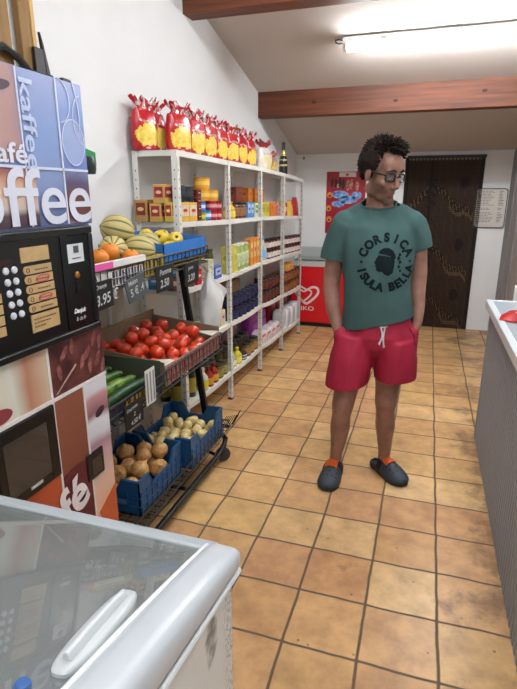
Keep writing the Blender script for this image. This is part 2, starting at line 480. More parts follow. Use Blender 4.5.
for x, z, rx, rz in ((-.40,1.56,.10,.05),(-.30,1.50,.11,.045),(-.42,1.45,.08,.04),(-.2,1.55,.06,.05)): blob(mb, x, z, rx, rz, YB-.0092, ph=x*30, wob=.08)
mb.build('blue_splash', mat('2d62b4', .4, c2='9fc4e4', scale=28), t, flat=True)
for x, z in ((-.525,1.555),(-.535,1.40),(-.525,1.27)):
    mb = MB(); blob(mb, x, z, .034, .036, YB-.011); o = mb.build('orange_disc', mat('e2893a', .4), t, flat=True)
    mb = MB(); blob(mb, x, z-.01, .016, .012, YB-.0125); mb.build('price_mark', mat('4a1d18', .4), o, flat=True)

# ---- red ice cream freezer
fx0, fx1, fy0, fy1 = -.88, .22, 4.03, YB-.02
t = thing('ice_cream_freezer', 'red ice cream chest freezer with white heart emblem against the back wall', 'freezer', ((fx0+fx1)/2, (fy0+fy1)/2, 0))
RED = mat('d1141f', .3, coat=.3)
mb = MB(); mb.box(fx0, fx1, fy0, fy1, .05, .735); mb.build('body', RED, t, bevel=.012)
mb = MB(); mb.box(fx0+.02, fx1-.02, fy0+.03, fy1-.01, 0, .05); mb.build('base', mat('17120f', .6), t)
mb = MB()
mb.box(fx0-.005, fx1+.005, fy0-.005, fy0+.04, .735, .80); mb.box(fx0-.005, fx1+.005, fy1-.04, fy1, .735, .80)
mb.box(fx0-.005, fx0+.04, fy0+.04, fy1-.04, .735, .80); mb.box(fx1-.04, fx1+.005, fy0+.04, fy1-.04, .735, .80)
mb.build('top_frame', mat('b9bdb8', .4), t, bevel=.006)
def glass_mat(name, tint, fac=.1, rough=.02):
    m = bpy.data.materials.new(name); m.use_nodes = True
    nt = m.node_tree; nt.nodes.clear()
    out = N(nt, 'OutputMaterial'); tr = N(nt, 'BsdfTransparent'); gl = N(nt, 'BsdfGlossy'); df = N(nt, 'BsdfDiffuse')
    gl.inputs['Roughness'].default_value = rough; df.inputs[0].default_value = lin(tint); tr.inputs[0].default_value = (.93,.95,.95,1)
    fr = N(nt, 'Fresnel'); fr.inputs[0].default_value = 1.52
    m1 = N(nt, 'MixShader'); m1.inputs[0].default_value = fac
    nt.links.new(tr.outputs[0], m1.inputs[1]); nt.links.new(df.outputs[0], m1.inputs[2])
    m2 = N(nt, 'MixShader'); nt.links.new(math_node(nt, 'MULTIPLY', fr.outputs[0], 1.7), m2.inputs[0])
    nt.links.new(m1.outputs[0], m2.inputs[1]); nt.links.new(gl.outputs[0], m2.inputs[2])
    nt.links.new(m2.outputs[0], out.inputs[0])
    return m
GLASS = glass_mat('lid_glass', 'b9c4c2', .16)
for k, (xa, xb, zz) in enumerate(((fx0+.03, -.30, .805), (-.34, fx1-.03, .818))):
    mb = MB(); mb.box(xa, xb, fy0+.03, fy1-.03, zz, zz+.008); o = mb.build('sliding_lid', GLASS, t, flat=True)
    mb = MB(); mb.box(xa, xa+.02, fy0+.03, fy1-.03, zz-.004, zz+.014); mb.box(xb-.02, xb, fy0+.03, fy1-.03, zz-.004, zz+.014)
    mb.build('lid_edge', mat('9fb0a4', .4), o)
mb = MB(); mb.box(fx0+.005, fx1-.005, fy1-.035, fy1, .80, .93); mb.build('rear_riser', mat('b4b8b2', .45), t, bevel=.004)
# heart emblem: two nested looping outlines
def heart_pts(cx, cz, s, n=40, squash=1.):
    P = []
    for k in range(n):
        a = 2*PI*k/n
        x = 16*math.sin(a)**3*.55+16*math.sin(a)*.45; z = (12.5*math.cos(a)-4.6*math.cos(2*a)-1.4*math.cos(3*a)-.4*math.cos(4*a))*.86
        P.append((cx+s*x/16*squash, cz+s*z/16))
    return P
mb = MB()
def flat_stroke(mb, pts, w, y, closed=True):
    n = len(pts); L = []; Rr = []
    for i in range(n):
        a = V(pts[(i-1) % n] if closed else pts[max(0, i-1)]); b = V(pts[(i+1) % n] if closed else pts[min(n-1, i+1)])
        d = (b-a); d = d.normalized() if d.length > 1e-6 else V((1, 0)); q = V((-d.y, d.x))
        ww = w[i] if isinstance(w, list) else w
        L.append(V(pts[i])+q*ww/2); Rr.append(V(pts[i])-q*ww/2)
    for i in range(n if closed else n-1):
        j = (i+1) % n
        mb.prism([(p.x, y, p.y) for p in (L[i], L[j], Rr[j], Rr[i])], (0, .0015, 0))
hx, hz = -.715, .385
ho = heart_pts(hx+.03, hz+.025, .145); hi_ = heart_pts(hx-.005, hz+.015, .095)
flat_stroke(mb, ho, [.028 if 3 < k < 25 else .020 for k in range(40)], fy0-.0022)
flat_stroke(mb, hi_, .020, fy0-.0022)
mb.build('heart_emblem', mat('f0dcd8', .4), t, flat=True)
mb = MB()
text_fit(mb, 'MIKO', .235, .052, frame((-.825, fy0-.001, .20), (1,0,0), (0,0,1)), .0015, .012)
mb.build('lettering', mat('f0dcd8', .4), t, flat=True)

# ------------------------------------------------------------------ counter
t = thing('shop_counter', 'grey grooved panel counter with a pale worktop on the right', 'counter', (1.25, .4, 0))
cy0, cy1 = -1.2, 1.42
GREY = mat('9299a2', .5, var=.06, scale=8)
mb = MB(); mb.box(1.085, 1.45, cy0, cy1-.01, 0, .875); mb.build('carcass', GREY, t)
mb = MB()
ng = 62
for k in range(ng):
    a = cy0+(cy1-cy0)*k/ng; b = cy0+(cy1-cy0)*(k+1)/ng
    if k == ng-1: b = cy1
    mb.hexa([(1.086,a,0),(1.086,b,0),(1.0665,b-.010,0),(1.0665,a+.010,0),(1.086,a,.876),(1.086,b,.876),(1.0665,b-.010,.876),(1.0665,a+.010,.876)])
mb.build('grooved_panel', GREY, t, flat=True)
mb = MB(); mb.box(1.06, 1.45, cy1-.012, cy1+.004, 0, .876); mb.build('end_panel', mat('98999d', .5), t)
mb = MB(); mb.box(1.045, 1.47, cy0-.03, cy1+.075, .885, .925); mb.build('worktop', mat('a9b2b8', .25, var=.05, scale=5), t, bevel=.004)
mb = MB(); mb.box(1.038, 1.075, cy0-.03, cy1+.08, .878, .929); mb.box(1.075, 1.47, cy1+.05, cy1+.08, .878, .929)
mb.build('worktop_edging', mat('cdd3d6', .35), t, bevel=.004)
# things on and behind the counter
t = thing('sweet_packet', 'shiny red sweet packet lying on the counter worktop', 'packet', (1.15, 1.02, .925))
mb = MB()
L = []
for k in range(9):
    u = k/8; p = (1.205-.12*u, 1.17-.27*u); w = .055*(1-.25*abs(2*u-1)**4); h = .030*math.sin(PI*min(max(u, .03), .97))**.6
    d = V((-.12, -.27, 0)).normalized(); q = V((-d.y, d.x, 0))
    L.append([V((p[0], p[1], .927+h/2))+q*(w*math.cos(a)*(1+.05*math.sin(5*u*PI+a)))+V((0,0,h/2*math.sin(a))) for a in [2*PI*j/12 for j in range(12)]])
mb.loft(L); o = mb.build('wrapper', mat('c1121f', .25, var=.25, scale=25, bump=.4), t)
mb = MB(); mb.prism([V((1.165,1.06,.9585)), V((1.185,1.05,.959)), V((1.155,.98,.959)), V((1.135,.99,.958))], (0,0,.002)); mb.build('label', mat('e8d8c8', .4), o, flat=True)
mb = MB(); mb.hexa([(1.20,1.53,.0),(1.36,1.53,.0),(1.36,1.56,.0),(1.20,1.56,.0),(1.20,1.53,1.02),(1.30,1.53,1.0),(1.30,1.56,1.0),(1.20,1.56,1.02)])
o = mb.build('display_board', mat('d8d4cf', .5), bevel=.003); tag(o, 'white board standing behind the far end of the counter', 'board')
# ------------------------------------------------------------------ chest freezer in the foreground
t = thing('chest_freezer', 'white chest freezer with sloping glass lid in the foreground corner', 'freezer', (-.03, -1.8, 0))
X0, X1 = -.405, .330; YF = -1.13; YE = -2.45
def gz(y):                      # height of the glass: it bows up away from the far end
    s = YF-y
    return .848+.30*s-.10*s*s
FW = mat('c3c9ce', .3, var=.04, scale=6)
def zbt(y): return .832+.165*(-1.16-y)   # lower edge of the side moulding
mb = MB()
mb.box(X0, X1-.006, YE, YF-.05, .06, .78)
side = mb.build('body', mat('dcdcd6', .45), t, bevel=.01)
# dirty side panel: worn print and a brown smear
def dirty_mat():
    m = bpy.data.materials.new('dirty_white'); m.use_nodes = True
    nt, b = nodes(m)
    tc = N(nt, 'TexCoord'); sp = N(nt, 'SeparateXYZ'); nt.links.new(tc.outputs['Object'], sp.inputs[0])
    n = N(nt, 'TexNoise'); n.inputs['Scale'].default_value = 38; n.inputs['Detail'].default_value = 5; nt.links.new(tc.outputs['Object'], n.inputs[0])
    # smear: gaussian around (y,z)
    yy = math_node(nt, 'MULTIPLY', math_node(nt, 'SUBTRACT', sp.outputs[1], -1.292+1.8), 34.)
    zz = math_node(nt, 'MULTIPLY', math_node(nt, 'SUBTRACT', sp.outputs[2], .785), 16.)
    d = math_node(nt, 'ADD', math_node(nt, 'MULTIPLY', yy, yy), math_node(nt, 'MULTIPLY', zz, zz))
    sm = math_node(nt, 'SUBTRACT', math_node(nt, 'ADD', 1.05, math_node(nt, 'MULTIPLY', math_node(nt, 'SUBTRACT', n.outputs['Fac'], .5), 3.2)), d)
    c1 = N(nt, 'Clamp'); nt.links.new(sm, c1.inputs[0])
    n2 = N(nt, 'TexNoise'); n2.inputs['Scale'].default_value = 120; n2.inputs['Detail'].default_value = 3; nt.links.new(tc.outputs['Object'], n2.inputs[0])
    edge = N(nt, 'MapRange'); edge.inputs[1].default_value = -1.245+1.8; edge.inputs[2].default_value = -1.21+1.8; nt.links.new(sp.outputs[1], edge.inputs[0])
    spk = math_node(nt, 'MULTIPLY', math_node(nt, 'GREATER_THAN', n2.outputs['Fac'], .54), math_node(nt, 'MULTIPLY', edge.outputs[0], .55))
    m1 = N(nt, 'Mix'); m1.data_type = 'RGBA'; m1.inputs[6].default_value = lin('d9d9d3'); m1.inputs[7].default_value = lin('6e6a74'); nt.links.new(spk, m1.inputs[0])
    m2 = N(nt, 'Mix'); m2.data_type = 'RGBA'; m2.inputs[7].default_value = lin('4a3c2e'); nt.links.new(math_node(nt, 'MULTIPLY', c1.outputs[0], .75), m2.inputs[0]); nt.links.new(m1.outputs[2], m2.inputs[6])
    nt.links.new(m2.outputs[2], b.inputs['Base Color']); b.inputs['Roughness'].default_value = .5
    return m
mb = MB()
ys = [YF-.058-.06*k for k in range(22)]
for k in range(len(ys)-1):
    a, b = ys[k], ys[k+1]
    mb.hexa([(X1-.012,b,.07),(X1,b,.07),(X1,a,.07),(X1-.012,a,.07),(X1-.012,b,zbt(b)),(X1,b,zbt(b)),(X1,a,zbt(a)),(X1-.012,a,zbt(a))])
mb.build('side_panel', dirty_mat(), t, flat=True)
# far end of the rim
mb = MB()
mb.hexa([(X0,YF-.035,.78),(X1-.05,YF-.035,.78),(X1-.05,YF+.012,.78),(X0,YF+.012,.78),(X0,YF-.035,gz(YF-.03)+.012),(X1-.05,YF-.035,gz(YF-.03)+.012),(X1-.05,YF+.012,gz(YF)+.006),(X0,YF+.012,gz(YF)+.006)])
mb.build('end_rim', mat('b0b8bc', .35), t, bevel=.008)
# side mouldings: fat rounded bars following the bow
def moulding(xi, xo):
    mb = MB(); rings = []
    w = (xo-xi)
    ny = 26
    for k in range(ny+1):
        y = YF-.018-(YF-.018-YE)*(k/ny)**1.5
        zb, ztp = zbt(y), gz(y)+.026
        h = ztp-zb; zb = (zb+ztp)/2-.028; e = 1.
        if k == 0: e = .72
        if k == 1: e = .95
        prof = []
        for j in range(18):
            a = 2*PI*j/18
            cx, cz = math.cos(a), math.sin(a)
            px = abs(cx)**.62*(1 if cx > 0 else -1); pz = abs(cz)**.62*(1 if cz > 0 else -1)
            prof.append((xi+w/2+w/2*px*e, y, zb+.028+(h/2)*pz*e))
        rings.append(prof)
    mb.loft(rings)
    return mb
o = moulding(.264, .342).build('side_moulding', FW, t, angle=60)
moulding(X0-.02, X0+.05).build('side_moulding', FW, t, angle=60)
mb = MB()
mb.tube([(X1+.006, y, zbt(y)-.002) for y in [YF-.03-.06*k for k in range(22)]], .0065, 8)
mb.build('trim_line', mat('cfd2d2', .4), o)
mb = MB()
mb.tube([(.262, y, gz(y)+.010) for y in [YF-.02-.06*k for k in range(22)]], (.0055), 8)
mb.build('glass_seal', mat('e4e8e8', .35), o)
# glass
mb = MB()
ys = [YF-.03-(YF-.03-YE)*k/24 for k in range(25)]
top = [[(x, y, gz(y)+.006) for x in (X0+.04, .28)] for y in ys]; 
vs = [p for r in top for p in r]; vs += [(p[0], p[1], p[2]-.005) for p in vs]
n = len(ys); o2 = 2*n; fs = []
for i in range(n-1):
    fs.append((2*i, 2*i+1, 2*i+3, 2*i+2)); fs.append((o2+2*i, o2+2*i+2, o2+2*i+3, o2+2*i+1))
    fs.append((2*i, 2*i+2, o2+2*i+2, o2+2*i)); fs.append((2*i+1, o2+2*i+1, o2+2*i+3, 2*i+3))
fs.append((0, o2, o2+1, 1)); fs.append((2*n-2, 2*n-1, o2+2*n-1, o2+2*n-2))
mb.add(vs, fs)
gl = mb.build('glass_lid', glass_mat('freezer_glass', 'b8bdba', .42), t, angle=60)  # pale diffuse share paints in the haze of bright reflections, besides slight dirt
# inner well seen through the glass
mb = MB()
mb.box(X0+.05, X0+.065, YE+.05, YF-.05, .3, .835); mb.box(.25, .27, YE+.05, YF-.05, .3, .845)
mb.box(X0+.05, .27, YF-.065, YF-.045, .3, .83); mb.box(X0+.05, .27, YE+.05, YE+.07, .3, 1.0)
mb.box(X0+.05, .27, YE+.05, YF-.05, .805, .815)
mb.build('liner', mat('8f9492', .5), t, flat=True)
# handle on the glass
hp0, hp1 = V((.235, -1.555, 0)), V((.220, -1.385, 0))
d = (hp1-hp0).normalized(); q = V((d.y, -d.x, 0))
def on_glass(u, s, h): 
    p = hp0+(hp1-hp0)*u+q*s; return V((p.x, p.y, gz(p.y)+.006+h))
mb = MB()
ring = []
n = 28; outl = []
for k in range(n):
    a = 2*PI*k/n; L2 = (hp1-hp0).length/2
    outl.append(((.5+.60*abs(math.cos(a))**.75*(1 if math.cos(a) > 0 else -1)), .023*abs(math.sin(a))**.6*(1 if math.sin(a) > 0 else -1)))
mb.loft([[on_glass(u, s, -.001) for u, s in outl], [on_glass(u, s, .006) for u, s in outl], [on_glass(.5+(u-.5)*.95, s*.8, .010) for u, s in outl]])
h = mb.build('handle_plate', mat('c3c8c9', .35), gl, angle=50)
mb = MB()
L = []
for k in range(11):
    u = .03+.94*k/10; hh = .023+.003*math.sin(PI*k/10)
    L.append([on_glass(u, s*ww, z2) for s, z2, ww in ((-1,.006,.008),(-1,hh*.8,.0055),(-.6,hh,.0055),(.6,hh,.0055),(1,hh*.8,.0055),(1,.006,.008))])
mb.loft(L); mb.build('handle_grip', mat('cdd2d3', .3), gl, angle=50, bevel=.002)
c = (.207, -1.60)
tt = thing('bottle_cap', 'small blue plastic cap lying on the freezer glass at the bottom left', 'cap', (c[0], c[1], gz(c[1])+.006))
mb = MB(); mb.T = Mx.Translation((c[0], c[1], gz(c[1])+.006)) @ Mx.Rotation(-.25, 4, 'X')
mb.lathe([(.0095, 0), (.0105, .002), (.0105, .006), (.0085, .008), (.001, .0083)], 20); mb.build('shell', mat('3f6aa8', .35), tt)
mb = MB(); mb.T = Mx.Translation((c[0], c[1], gz(c[1])+.006)) @ Mx.Rotation(-.25, 4, 'X')
mb.lathe([(.0096, 0), (.0112, .0008), (.0112, .002), (.0096, .003)], 20, cap=False); mb.build('ring', mat('2f5590', .35), tt)

# ------------------------------------------------------------------ coffee vending machine
MX = -.42; MY0, MY1 = -1.15, -.492; MZ = 1.897
t = thing('coffee_machine', 'tall coffee vending machine with black keypad panel and blue picture header', 'vending machine', (-.72, -.82, 0))
mb = MB(); mb.box(-1.02, MX-.01, MY0, MY1, .02, MZ); mb.build('cabinet', mat('9aa2b4', .5), t, bevel=.006)
def panel(name, pts, off, m, parent=t, th=.004, bevel=0):
    """flat plate on the machine front; pts (y,z); off = how far its front stands out"""
    mb = MB(); mb.prism([(MX+off-th, y, z) for y, z in pts], (th, 0, 0))
    return mb.build(name, m, parent, flat=True, bevel=bevel)
R4 = lambda y0, y1, z0, z1: [(y0,z0),(y1,z0),(y1,z1),(y0,z1)]
header = panel('header_front', R4(MY0, MY1, 1.478, MZ-.004), 0, gradient_mat('header_blue', 2, [(1.47,'5a6694'),(1.60,'8393bc'),(1.72,'8199c8'),(1.90,'9aa2c8')], .25, 5, .12), th=.012)
# picture blocks of the header
panel('face_picture', R4(MY0, -.768, 1.657, MZ-.006), .0015, gradient_mat('face_print', 1, [(-.45-.0,'a08084'),(-.2,'bd9c98'),(.02,'b08c88'),(.06,'95819a')], .3, 4, .2), header)
panel('dark_eye', [(-.86+.05*math.cos(a)+.02, 1.835+.014*math.sin(a)+.01*math.cos(a)) for a in [2*PI*k/12 for k in range(12)]], .003, mat('51404e', .4), header, .002)
panel('face_picture_lower', R4(MY0, -.735, 1.482, 1.636), .0015, gradient_mat('face_print2', 2, [(1.48,'3a2a34'),(1.512,'5d4048'),(1.53,'c8b6ac'),(1.575,'d9b79c'),(1.61,'c08a78'),(1.64,'7d3f48')], .3, 6, .02), header)
panel('bean_picture', R4(-.612, MY1, 1.645, MZ-.006), .0015, gradient_mat('bean_print', 2, [(1.64,'6a80b8'),(1.70,'7d8cc0'),(1.80,'7a92c4'),(1.90,'9aa2cc')], .3, 8, .1), header)
panel('cup_picture', R4(-.612, MY1, 1.482, 1.636), .0015, gradient_mat('cup_print', 2, [(1.48,'8c8a9c'),(1.505,'6a3a34'),(1.56,'7c4a46'),(1.60,'59506e'),(1.64,'7f86ac')], .3, 7, .04), header)
LINE = mat('cfd3e4', .4)
mb = MB()
for y0_, y1_, z0_, z1_ in ((MY0, MY1, 1.638, 1.645), (-.615, -.609, 1.482, MZ-.006), (-.771, -.766, 1.482, MZ-.006)): mb.box(MX+.001, MX+.0035, y0_, y1_, z0_, z1_)
mb.build('divider_lines', LINE, header, flat=True)
mb = MB(); mb.prism([(MX+.0018, -.552+.052*math.cos(a), 1.722+.066*math.sin(a)) for a in [2*PI*k/28 for k in range(28)]], (.0006, 0, 0)); mb.build('bean_disc', mat('93a3cc', .35, c2='8090bf', scale=6), header, flat=True)
# outline drawing of beans
mb = MB()
def ring_stroke(mb, cy, cz, ry, rz, w, rot=0., a0=0, a1=2*PI, n=36, x=.0025):
    pts = []
    for k in range(n+1):
        a = a0+(a1-a0)*k/n; c_, s_ = ry*math.cos(a), rz*math.sin(a)
        pts.append((cy+c_*math.cos(rot)-s_*math.sin(rot), cz+c_*math.sin(rot)+s_*math.cos(rot)))
    for k in range(n):
        p, q2 = V(pts[k]), V(pts[k+1]); d2 = (q2-p); 
        if d2.length < 1e-6: continue
        d2.normalize(); nn = V((-d2.y, d2.x))*w/2
        mb.prism([(MX+x, v.x, v.y) for v in (p+nn, q2+nn, q2-nn, p-nn)], (.0012, 0, 0))
ring_stroke(mb, -.552, 1.722, .052, .066, .004); ring_stroke(mb, -.606, 1.835, .05, .06, .0035, a0=-1.5, a1=1.5)
ring_stroke(mb, -.50, 1.79, .045, .07, .0035, a0=1.7, a1=4.6); ring_stroke(mb, -.552, 1.85, .03, .1, .004, .25, a0=-1.3, a1=.5)
mb.build('bean_outline', mat('c3cbe6', .4), header, flat=True)
LET = mat('d4d6e4', .35)
mb = MB(); text_fit(mb, 'coffee', .612, .155, frame((MX+.0035, -1.108, 1.484), (0,1,0), (0,0,1)), .0015, .010); mb.build('large_lettering', LET, header, flat=True)
mb = MB(); text_fit(mb, 'kaffee', .235, .052, frame((MX+.0035, -.762, 1.868), (0,0,-1), (0,1,0)), .0012, .015); mb.build('vertical_lettering', mat('b9c4e2', .35), header, flat=True)
mb = MB(); text_fit(mb, 'café', .155, .052, frame((MX+.0035, -.915, 1.650), (0,1,0), (0,0,1)), .0014, .018); mb.build('small_lettering', LET, header, flat=True)
# black control door
BLK = mat('060607', .3)
ctrl = panel('control_panel', R4(MY0, -.513, 1.137, 1.470), .004, BLK, th=.03, bevel=.003)
mb = MB(); mb.box(MX+.0, MX+.012, MY0, -.511, 1.448, 1.472); mb.box(MX+.0, MX+.012, -.529, -.511, 1.137, 1.448); mb.box(MX+.0, MX+.016, MY0, -.511, 1.128, 1.150)
mb.build('panel_frame', mat('0c0d0f', .35), ctrl, bevel=.004)
panel('coin_column', R4(-.668, -.531, 1.152, 1.446), .007, mat('0a0b0c', .25), ctrl, .004)
GOLD = mat('c2a271', .35, var=.12, scale=30)
def plate(y0_, y1_, z0_, z1_, rounded=False):
    if not rounded: return R4(y0_, y1_, z0_, z1_)
    r = (z1_-z0_)/2
    return [(y0_+r+r*math.cos(a), (z0_+z1_)/2+r*math.sin(a)) for a in [PI/2+PI*k/8 for k in range(9)]]+[(y1_, z0_), (y1_, z1_)]
panel('instruction_plate', plate(-.826, -.713, 1.387, 1.428), .007, GOLD, ctrl, .004)
ow = mat('6b5335', .5)
for k in range(5):
    z1_ = 1.376-k*.0275
    o = panel('drink_plate', plate(-.822+.001*k, -.708+.002*k, z1_-.0228, z1_, True), .007, GOLD, ctrl, .004)
    mb = MB(); ring_stroke(mb, -.806+.001*k, z1_-.0122, .006, .0065, .0016, n=14, x=.0072)
    mb.build('cup_icon', ow, o, flat=True)
    if k in (1, 3):
        mb = MB(); ring_stroke(mb, -.752+.0015*k, z1_-.0122, .028, .009, .0022, .06, n=24, x=.0072); mb.build('red_ring', mat('c03a4a', .4), o, flat=True)
    mb = MB(); 
    for j in range(5): mb.box(MX+.0072, MX+.0082, -.778+.0015*k+.011*j, -.770+.0015*k+.011*j, z1_-.0145, z1_-.0105)
    mb.build('drink_name', mat('b5495a' if k in (1, 3) else '7a6242', .5), o, flat=True)
o = panel('instruction_plate', plate(-.814, -.697, 1.184, 1.236), .007, GOLD, ctrl, .004)
mb = MB()
for k in range(3):
    for j in range(8-2*k): mb.box(MX+.0072, MX+.0082, -.806+.012*j, -.797+.012*j, 1.221-.011*k, 1.224-.011*k)
mb.build('printed_text', ow, o, flat=True)
for k in range(4):
    z1_ = 1.318-k*.030
    panel('drink_plate', plate(-1.05, -.912, z1_-.0245, z1_), .007, GOLD, ctrl, .004)
BTN = mat('d3d6da', .3)
for r_ in range(5):
    for c_ in range(2):
        mb = MB(); yb, zb = -.8845+.0305*c_+.0015*r_, 1.373-.0308*r_
        mb.T = Mx.Translation((MX+.004, yb, zb)) @ Mx.Rotation(PI/2, 4, 'Y')
        mb.lathe([(.0098, 0), (.0098, .003), (.008, .0055), (.0005, .0058)], 16)
        mb.build('button', BTN, ctrl)
panel('display', R4(-.905, -.852, 1.385, 1.402), .006, mat('2c0d10', .2), ctrl, .003)
st = panel('sticker', R4(-.630, -.553, 1.362, 1.420), .009, mat('d2d4d6', .4), ctrl, .003)
mb = MB(); mb.box(MX+.0092, MX+.010, -.603, -.578, 1.392, 1.414); mb.box(MX+.0092, MX+.010, -.612, -.570, 1.374, 1.377); mb.build('sticker_print', mat('4a4c50', .5), st, flat=True)
mb = MB(); mb.T = Mx.Translation((MX+.006, -.594, 1.322)) @ Mx.Rotation(PI/2, 4, 'Y'); mb.lathe([(.011, 0), (.011, .004), (.008, .007), (.0005, .008)], 16); mb.build('lock', mat('b0702e', .3, .6), ctrl)
panel('coin_slot', R4(-.605, -.58, 1.262, 1.305), .009, mat('050506', .3), ctrl, .004)
mb = MB(); text_fit(mb, 'Danjuk', .062, .02, frame((MX+.0075, -.628, 1.196), (0,1,-.04), (0,0,1)), .001, .03, .35); mb.build('brand_script', mat('e3e5e6', .4), ctrl, flat=True)
mb = MB(); text_fit(mb, '& cie fr', .05, .014, frame((MX+.0075, -.62, 1.175), (0,1,-.04), (0,0,1)), .001, .02, .2); mb.build('small_script', mat('a9abad', .4), ctrl, flat=True)
for ch in ctrl.children:
    if ch.name.split('.')[0] not in ('panel_frame', 'coin_column'): ch.location.y -= .010
# lower door with pictures
low = panel('lower_door', R4(MY0, MY1+.002, .06, 1.128), -.002, mat('7e4234', .4), th=.012)
panel('face_picture', R4(MY0, -.777, .958, 1.126), 0, gradient_mat('face_print3', 1, [(-.36,'c9938a'),(-.22,'d6b6a0'),(-.1,'cfd0c0'),(-.04,'b57c62'),(0.04,'c9b59a')], .3, 5, .06), low, .003)
panel('lips', [(-.985+.05*math.cos(a), .985+.022*math.sin(a)) for a in [2*PI*k/14 for k in range(14)]], .0012, mat('8a3a40', .35), low, .002)
panel('bean_picture', R4(-.770, MY1, .958, 1.126), 0, mat('3c1d1e', .35, c2='6d3a38', scale=14), low, .003)
bn = [(-.545,1.095,.5),(-.515,1.075,.8),(-.585,1.055,.3),(-.615,1.03,.6),(-.575,1.005,.9),(-.53,1.02,.4),(-.505,.985,.6),(-.70,1.085,.2),(-.66,1.10,.9),(-.73,1.03,1.1)]
mb = MB()
for (y, z, a_) in bn:
    mb.prism([(MX+.0002, y+.028*math.cos(k)*math.cos(a_+.6)-.011*math.sin(k)*math.sin(a_+.6), z+.028*math.cos(k)*math.sin(a_+.6)+.011*math.sin(k)*math.cos(a_+.6)) for k in [2*PI*j/14 for j in range(14)]], (.001, 0, 0))
mb.build('coffee_beans', mat('96605a', .35, c2='6b3634', scale=60), low, flat=True)
mb = MB(); mb.prism([(MX+.0003, -.755, .965), (MX+.0003, -.748, .965), (MX+.0003, -.645, 1.03), (MX+.0003, -.65, 1.036)], (.001,0,0)); mb.build('spoon', mat('b59a90', .3), low, flat=True)
WL = mat('d8d2cf', .4)
mb = MB()
mb.box(MX-.002, MX+.0025, MY0, MY1+.002, .946, .958); mb.box(MX-.002, MX+.002, -.780, -.770, .06, 1.126); mb.box(MX-.002, MX+.002, -.627, -.618, .06, .95)
mb.build('divider_lines', WL, low, flat=True)
panel('brown_panel', R4(-.770, -.627, .68, .946), 0, gradient_mat('brown_print', 2, [(.60,'5d2a24'),(.70,'7d4232'),(.95,'8e5440')], .35, 4, .05), low, .003)
panel('dark_red_panel', [(-.770, .40), (-.627, .40), (-.627, .665)]+[(-.6985+.0715*math.cos(a), .665+.022*math.sin(a)) for a in [PI*k/8 for k in range(1, 8)]]+[(-.770, .665)], .001, mat('5c1424', .35), low, .003)
mb = MB(); text_fit(mb, 'fé', .14, .145, frame((MX+.003, -.775, .487), (0,1,.35), (0,-.35,1)), .001, .03); mb.build('large_lettering', mat('e6dfe2', .35), low, flat=True)
eye = panel('woman_picture', R4(-.618, MY1, .30, .946), 0, gradient_mat('woman_print', 2, [(.40,'d99a78'),(.55,'dcb8a4'),(.66,'c09aa0'),(.70,'a07a86'),(.74,'cdd0d8'),(.79,'d8d9de'),(.82,'8d5d66'),(.88,'c08e92'),(.90,'cfd0d6'),(.95,'d9dbe0')], .3, 6, .045), low, .003)
panel('eye', [(-.545+.026*math.cos(a)-.008*math.sin(a), .822+.013*math.sin(a)+.012*math.cos(a)) for a in [2*PI*k/14 for k in range(14)]], .0015, mat('3a2732', .3), eye, .002)
panel('orange_corner', [(-.565, .30), (MY1, .30), (MY1, .50), (-.60, .44)], .0015, mat('c0552c', .35), low, .002)
panel('orange_field', R4(MY0, -.78, .30, .70), 0, gradient_mat('orange_print', 1, [(-.33,'7d2c1a'),(0,'b8502c')], .35, 5, .05), low, .003)
# dispensing bay
bay = panel('dispensing_hatch', [(-1.02,.943),(-.777,.943),(-.777,.70),(-1.02,.70)], .006, mat('0c0c0d', .3), th=.016, bevel=.003)
panel('hatch_window', [(-.995,.905),(-.82,.905),(-.82,.735),(-.995,.735)], .0075, mat('2e2d2d', .12, coat=.5), bay, .003)
panel('hatch_recess', [(-.818,.915),(-.79,.915),(-.79,.715),(-.818,.715)], .0075, mat('050505', .4), bay, .003)
panel('hatch_label', [(-.915,.722),(-.865,.722),(-.865,.731),(-.915,.731)], .009, mat('b8b8b6', .4), bay, .002)
cr = panel('coin_return', R4(-.649, -.551, .588, .692), .006, mat('0d0d0e', .3), th=.018, bevel=.006)
panel('coin_cup', R4(-.627, -.568, .605, .667), .0075, mat('1f2022', .15, coat=.4), cr, .003)
# things on / beside the machine
o = thing('storage_tub', 'small dark container with green lid beside the coffee machine header', 'container', (-.47, -.44, 1.63))
mb = MB(); mb.hexa([(-.53,-.493,1.69),(-.445,-.493,1.675),(-.445,-.40,1.66),(-.53,-.40,1.672),(-.53,-.493,1.725),(-.445,-.493,1.722),(-.445,-.40,1.706),(-.53,-.40,1.712)])
mb.build('lid', mat('1c8a4a', .35), o, bevel=.003)
mb = MB()
mb.loft([[(-.49+.062*math.cos(a), -.445+.045*math.sin(a), z) for a in [2*PI*k/14 for k in range(14)]] for z in (1.635,)] + [[(-.49+r*math.cos(a), -.445+.045*math.sin(a), z) for a in [2*PI*k/14 for k in range(14)]] for r, z in ((.066, 1.65), (.066, 1.67), (.06, 1.69))])
mb.build('holder', mat('16261f', .4), o)
o = MB(); o.box(-.56, -.45, -.53, -.497, MZ+.0, MZ+.014); o.tube([(-.47, -.55, MZ+.005), (-.46, -.51, MZ+.010), (-.45, -.492, MZ+.006)], .006, 6)
tag(o.build('cable_clip', mat('22261f', .5), bevel=.003), 'small black clip on the top corner of the coffee machine', 'clip')
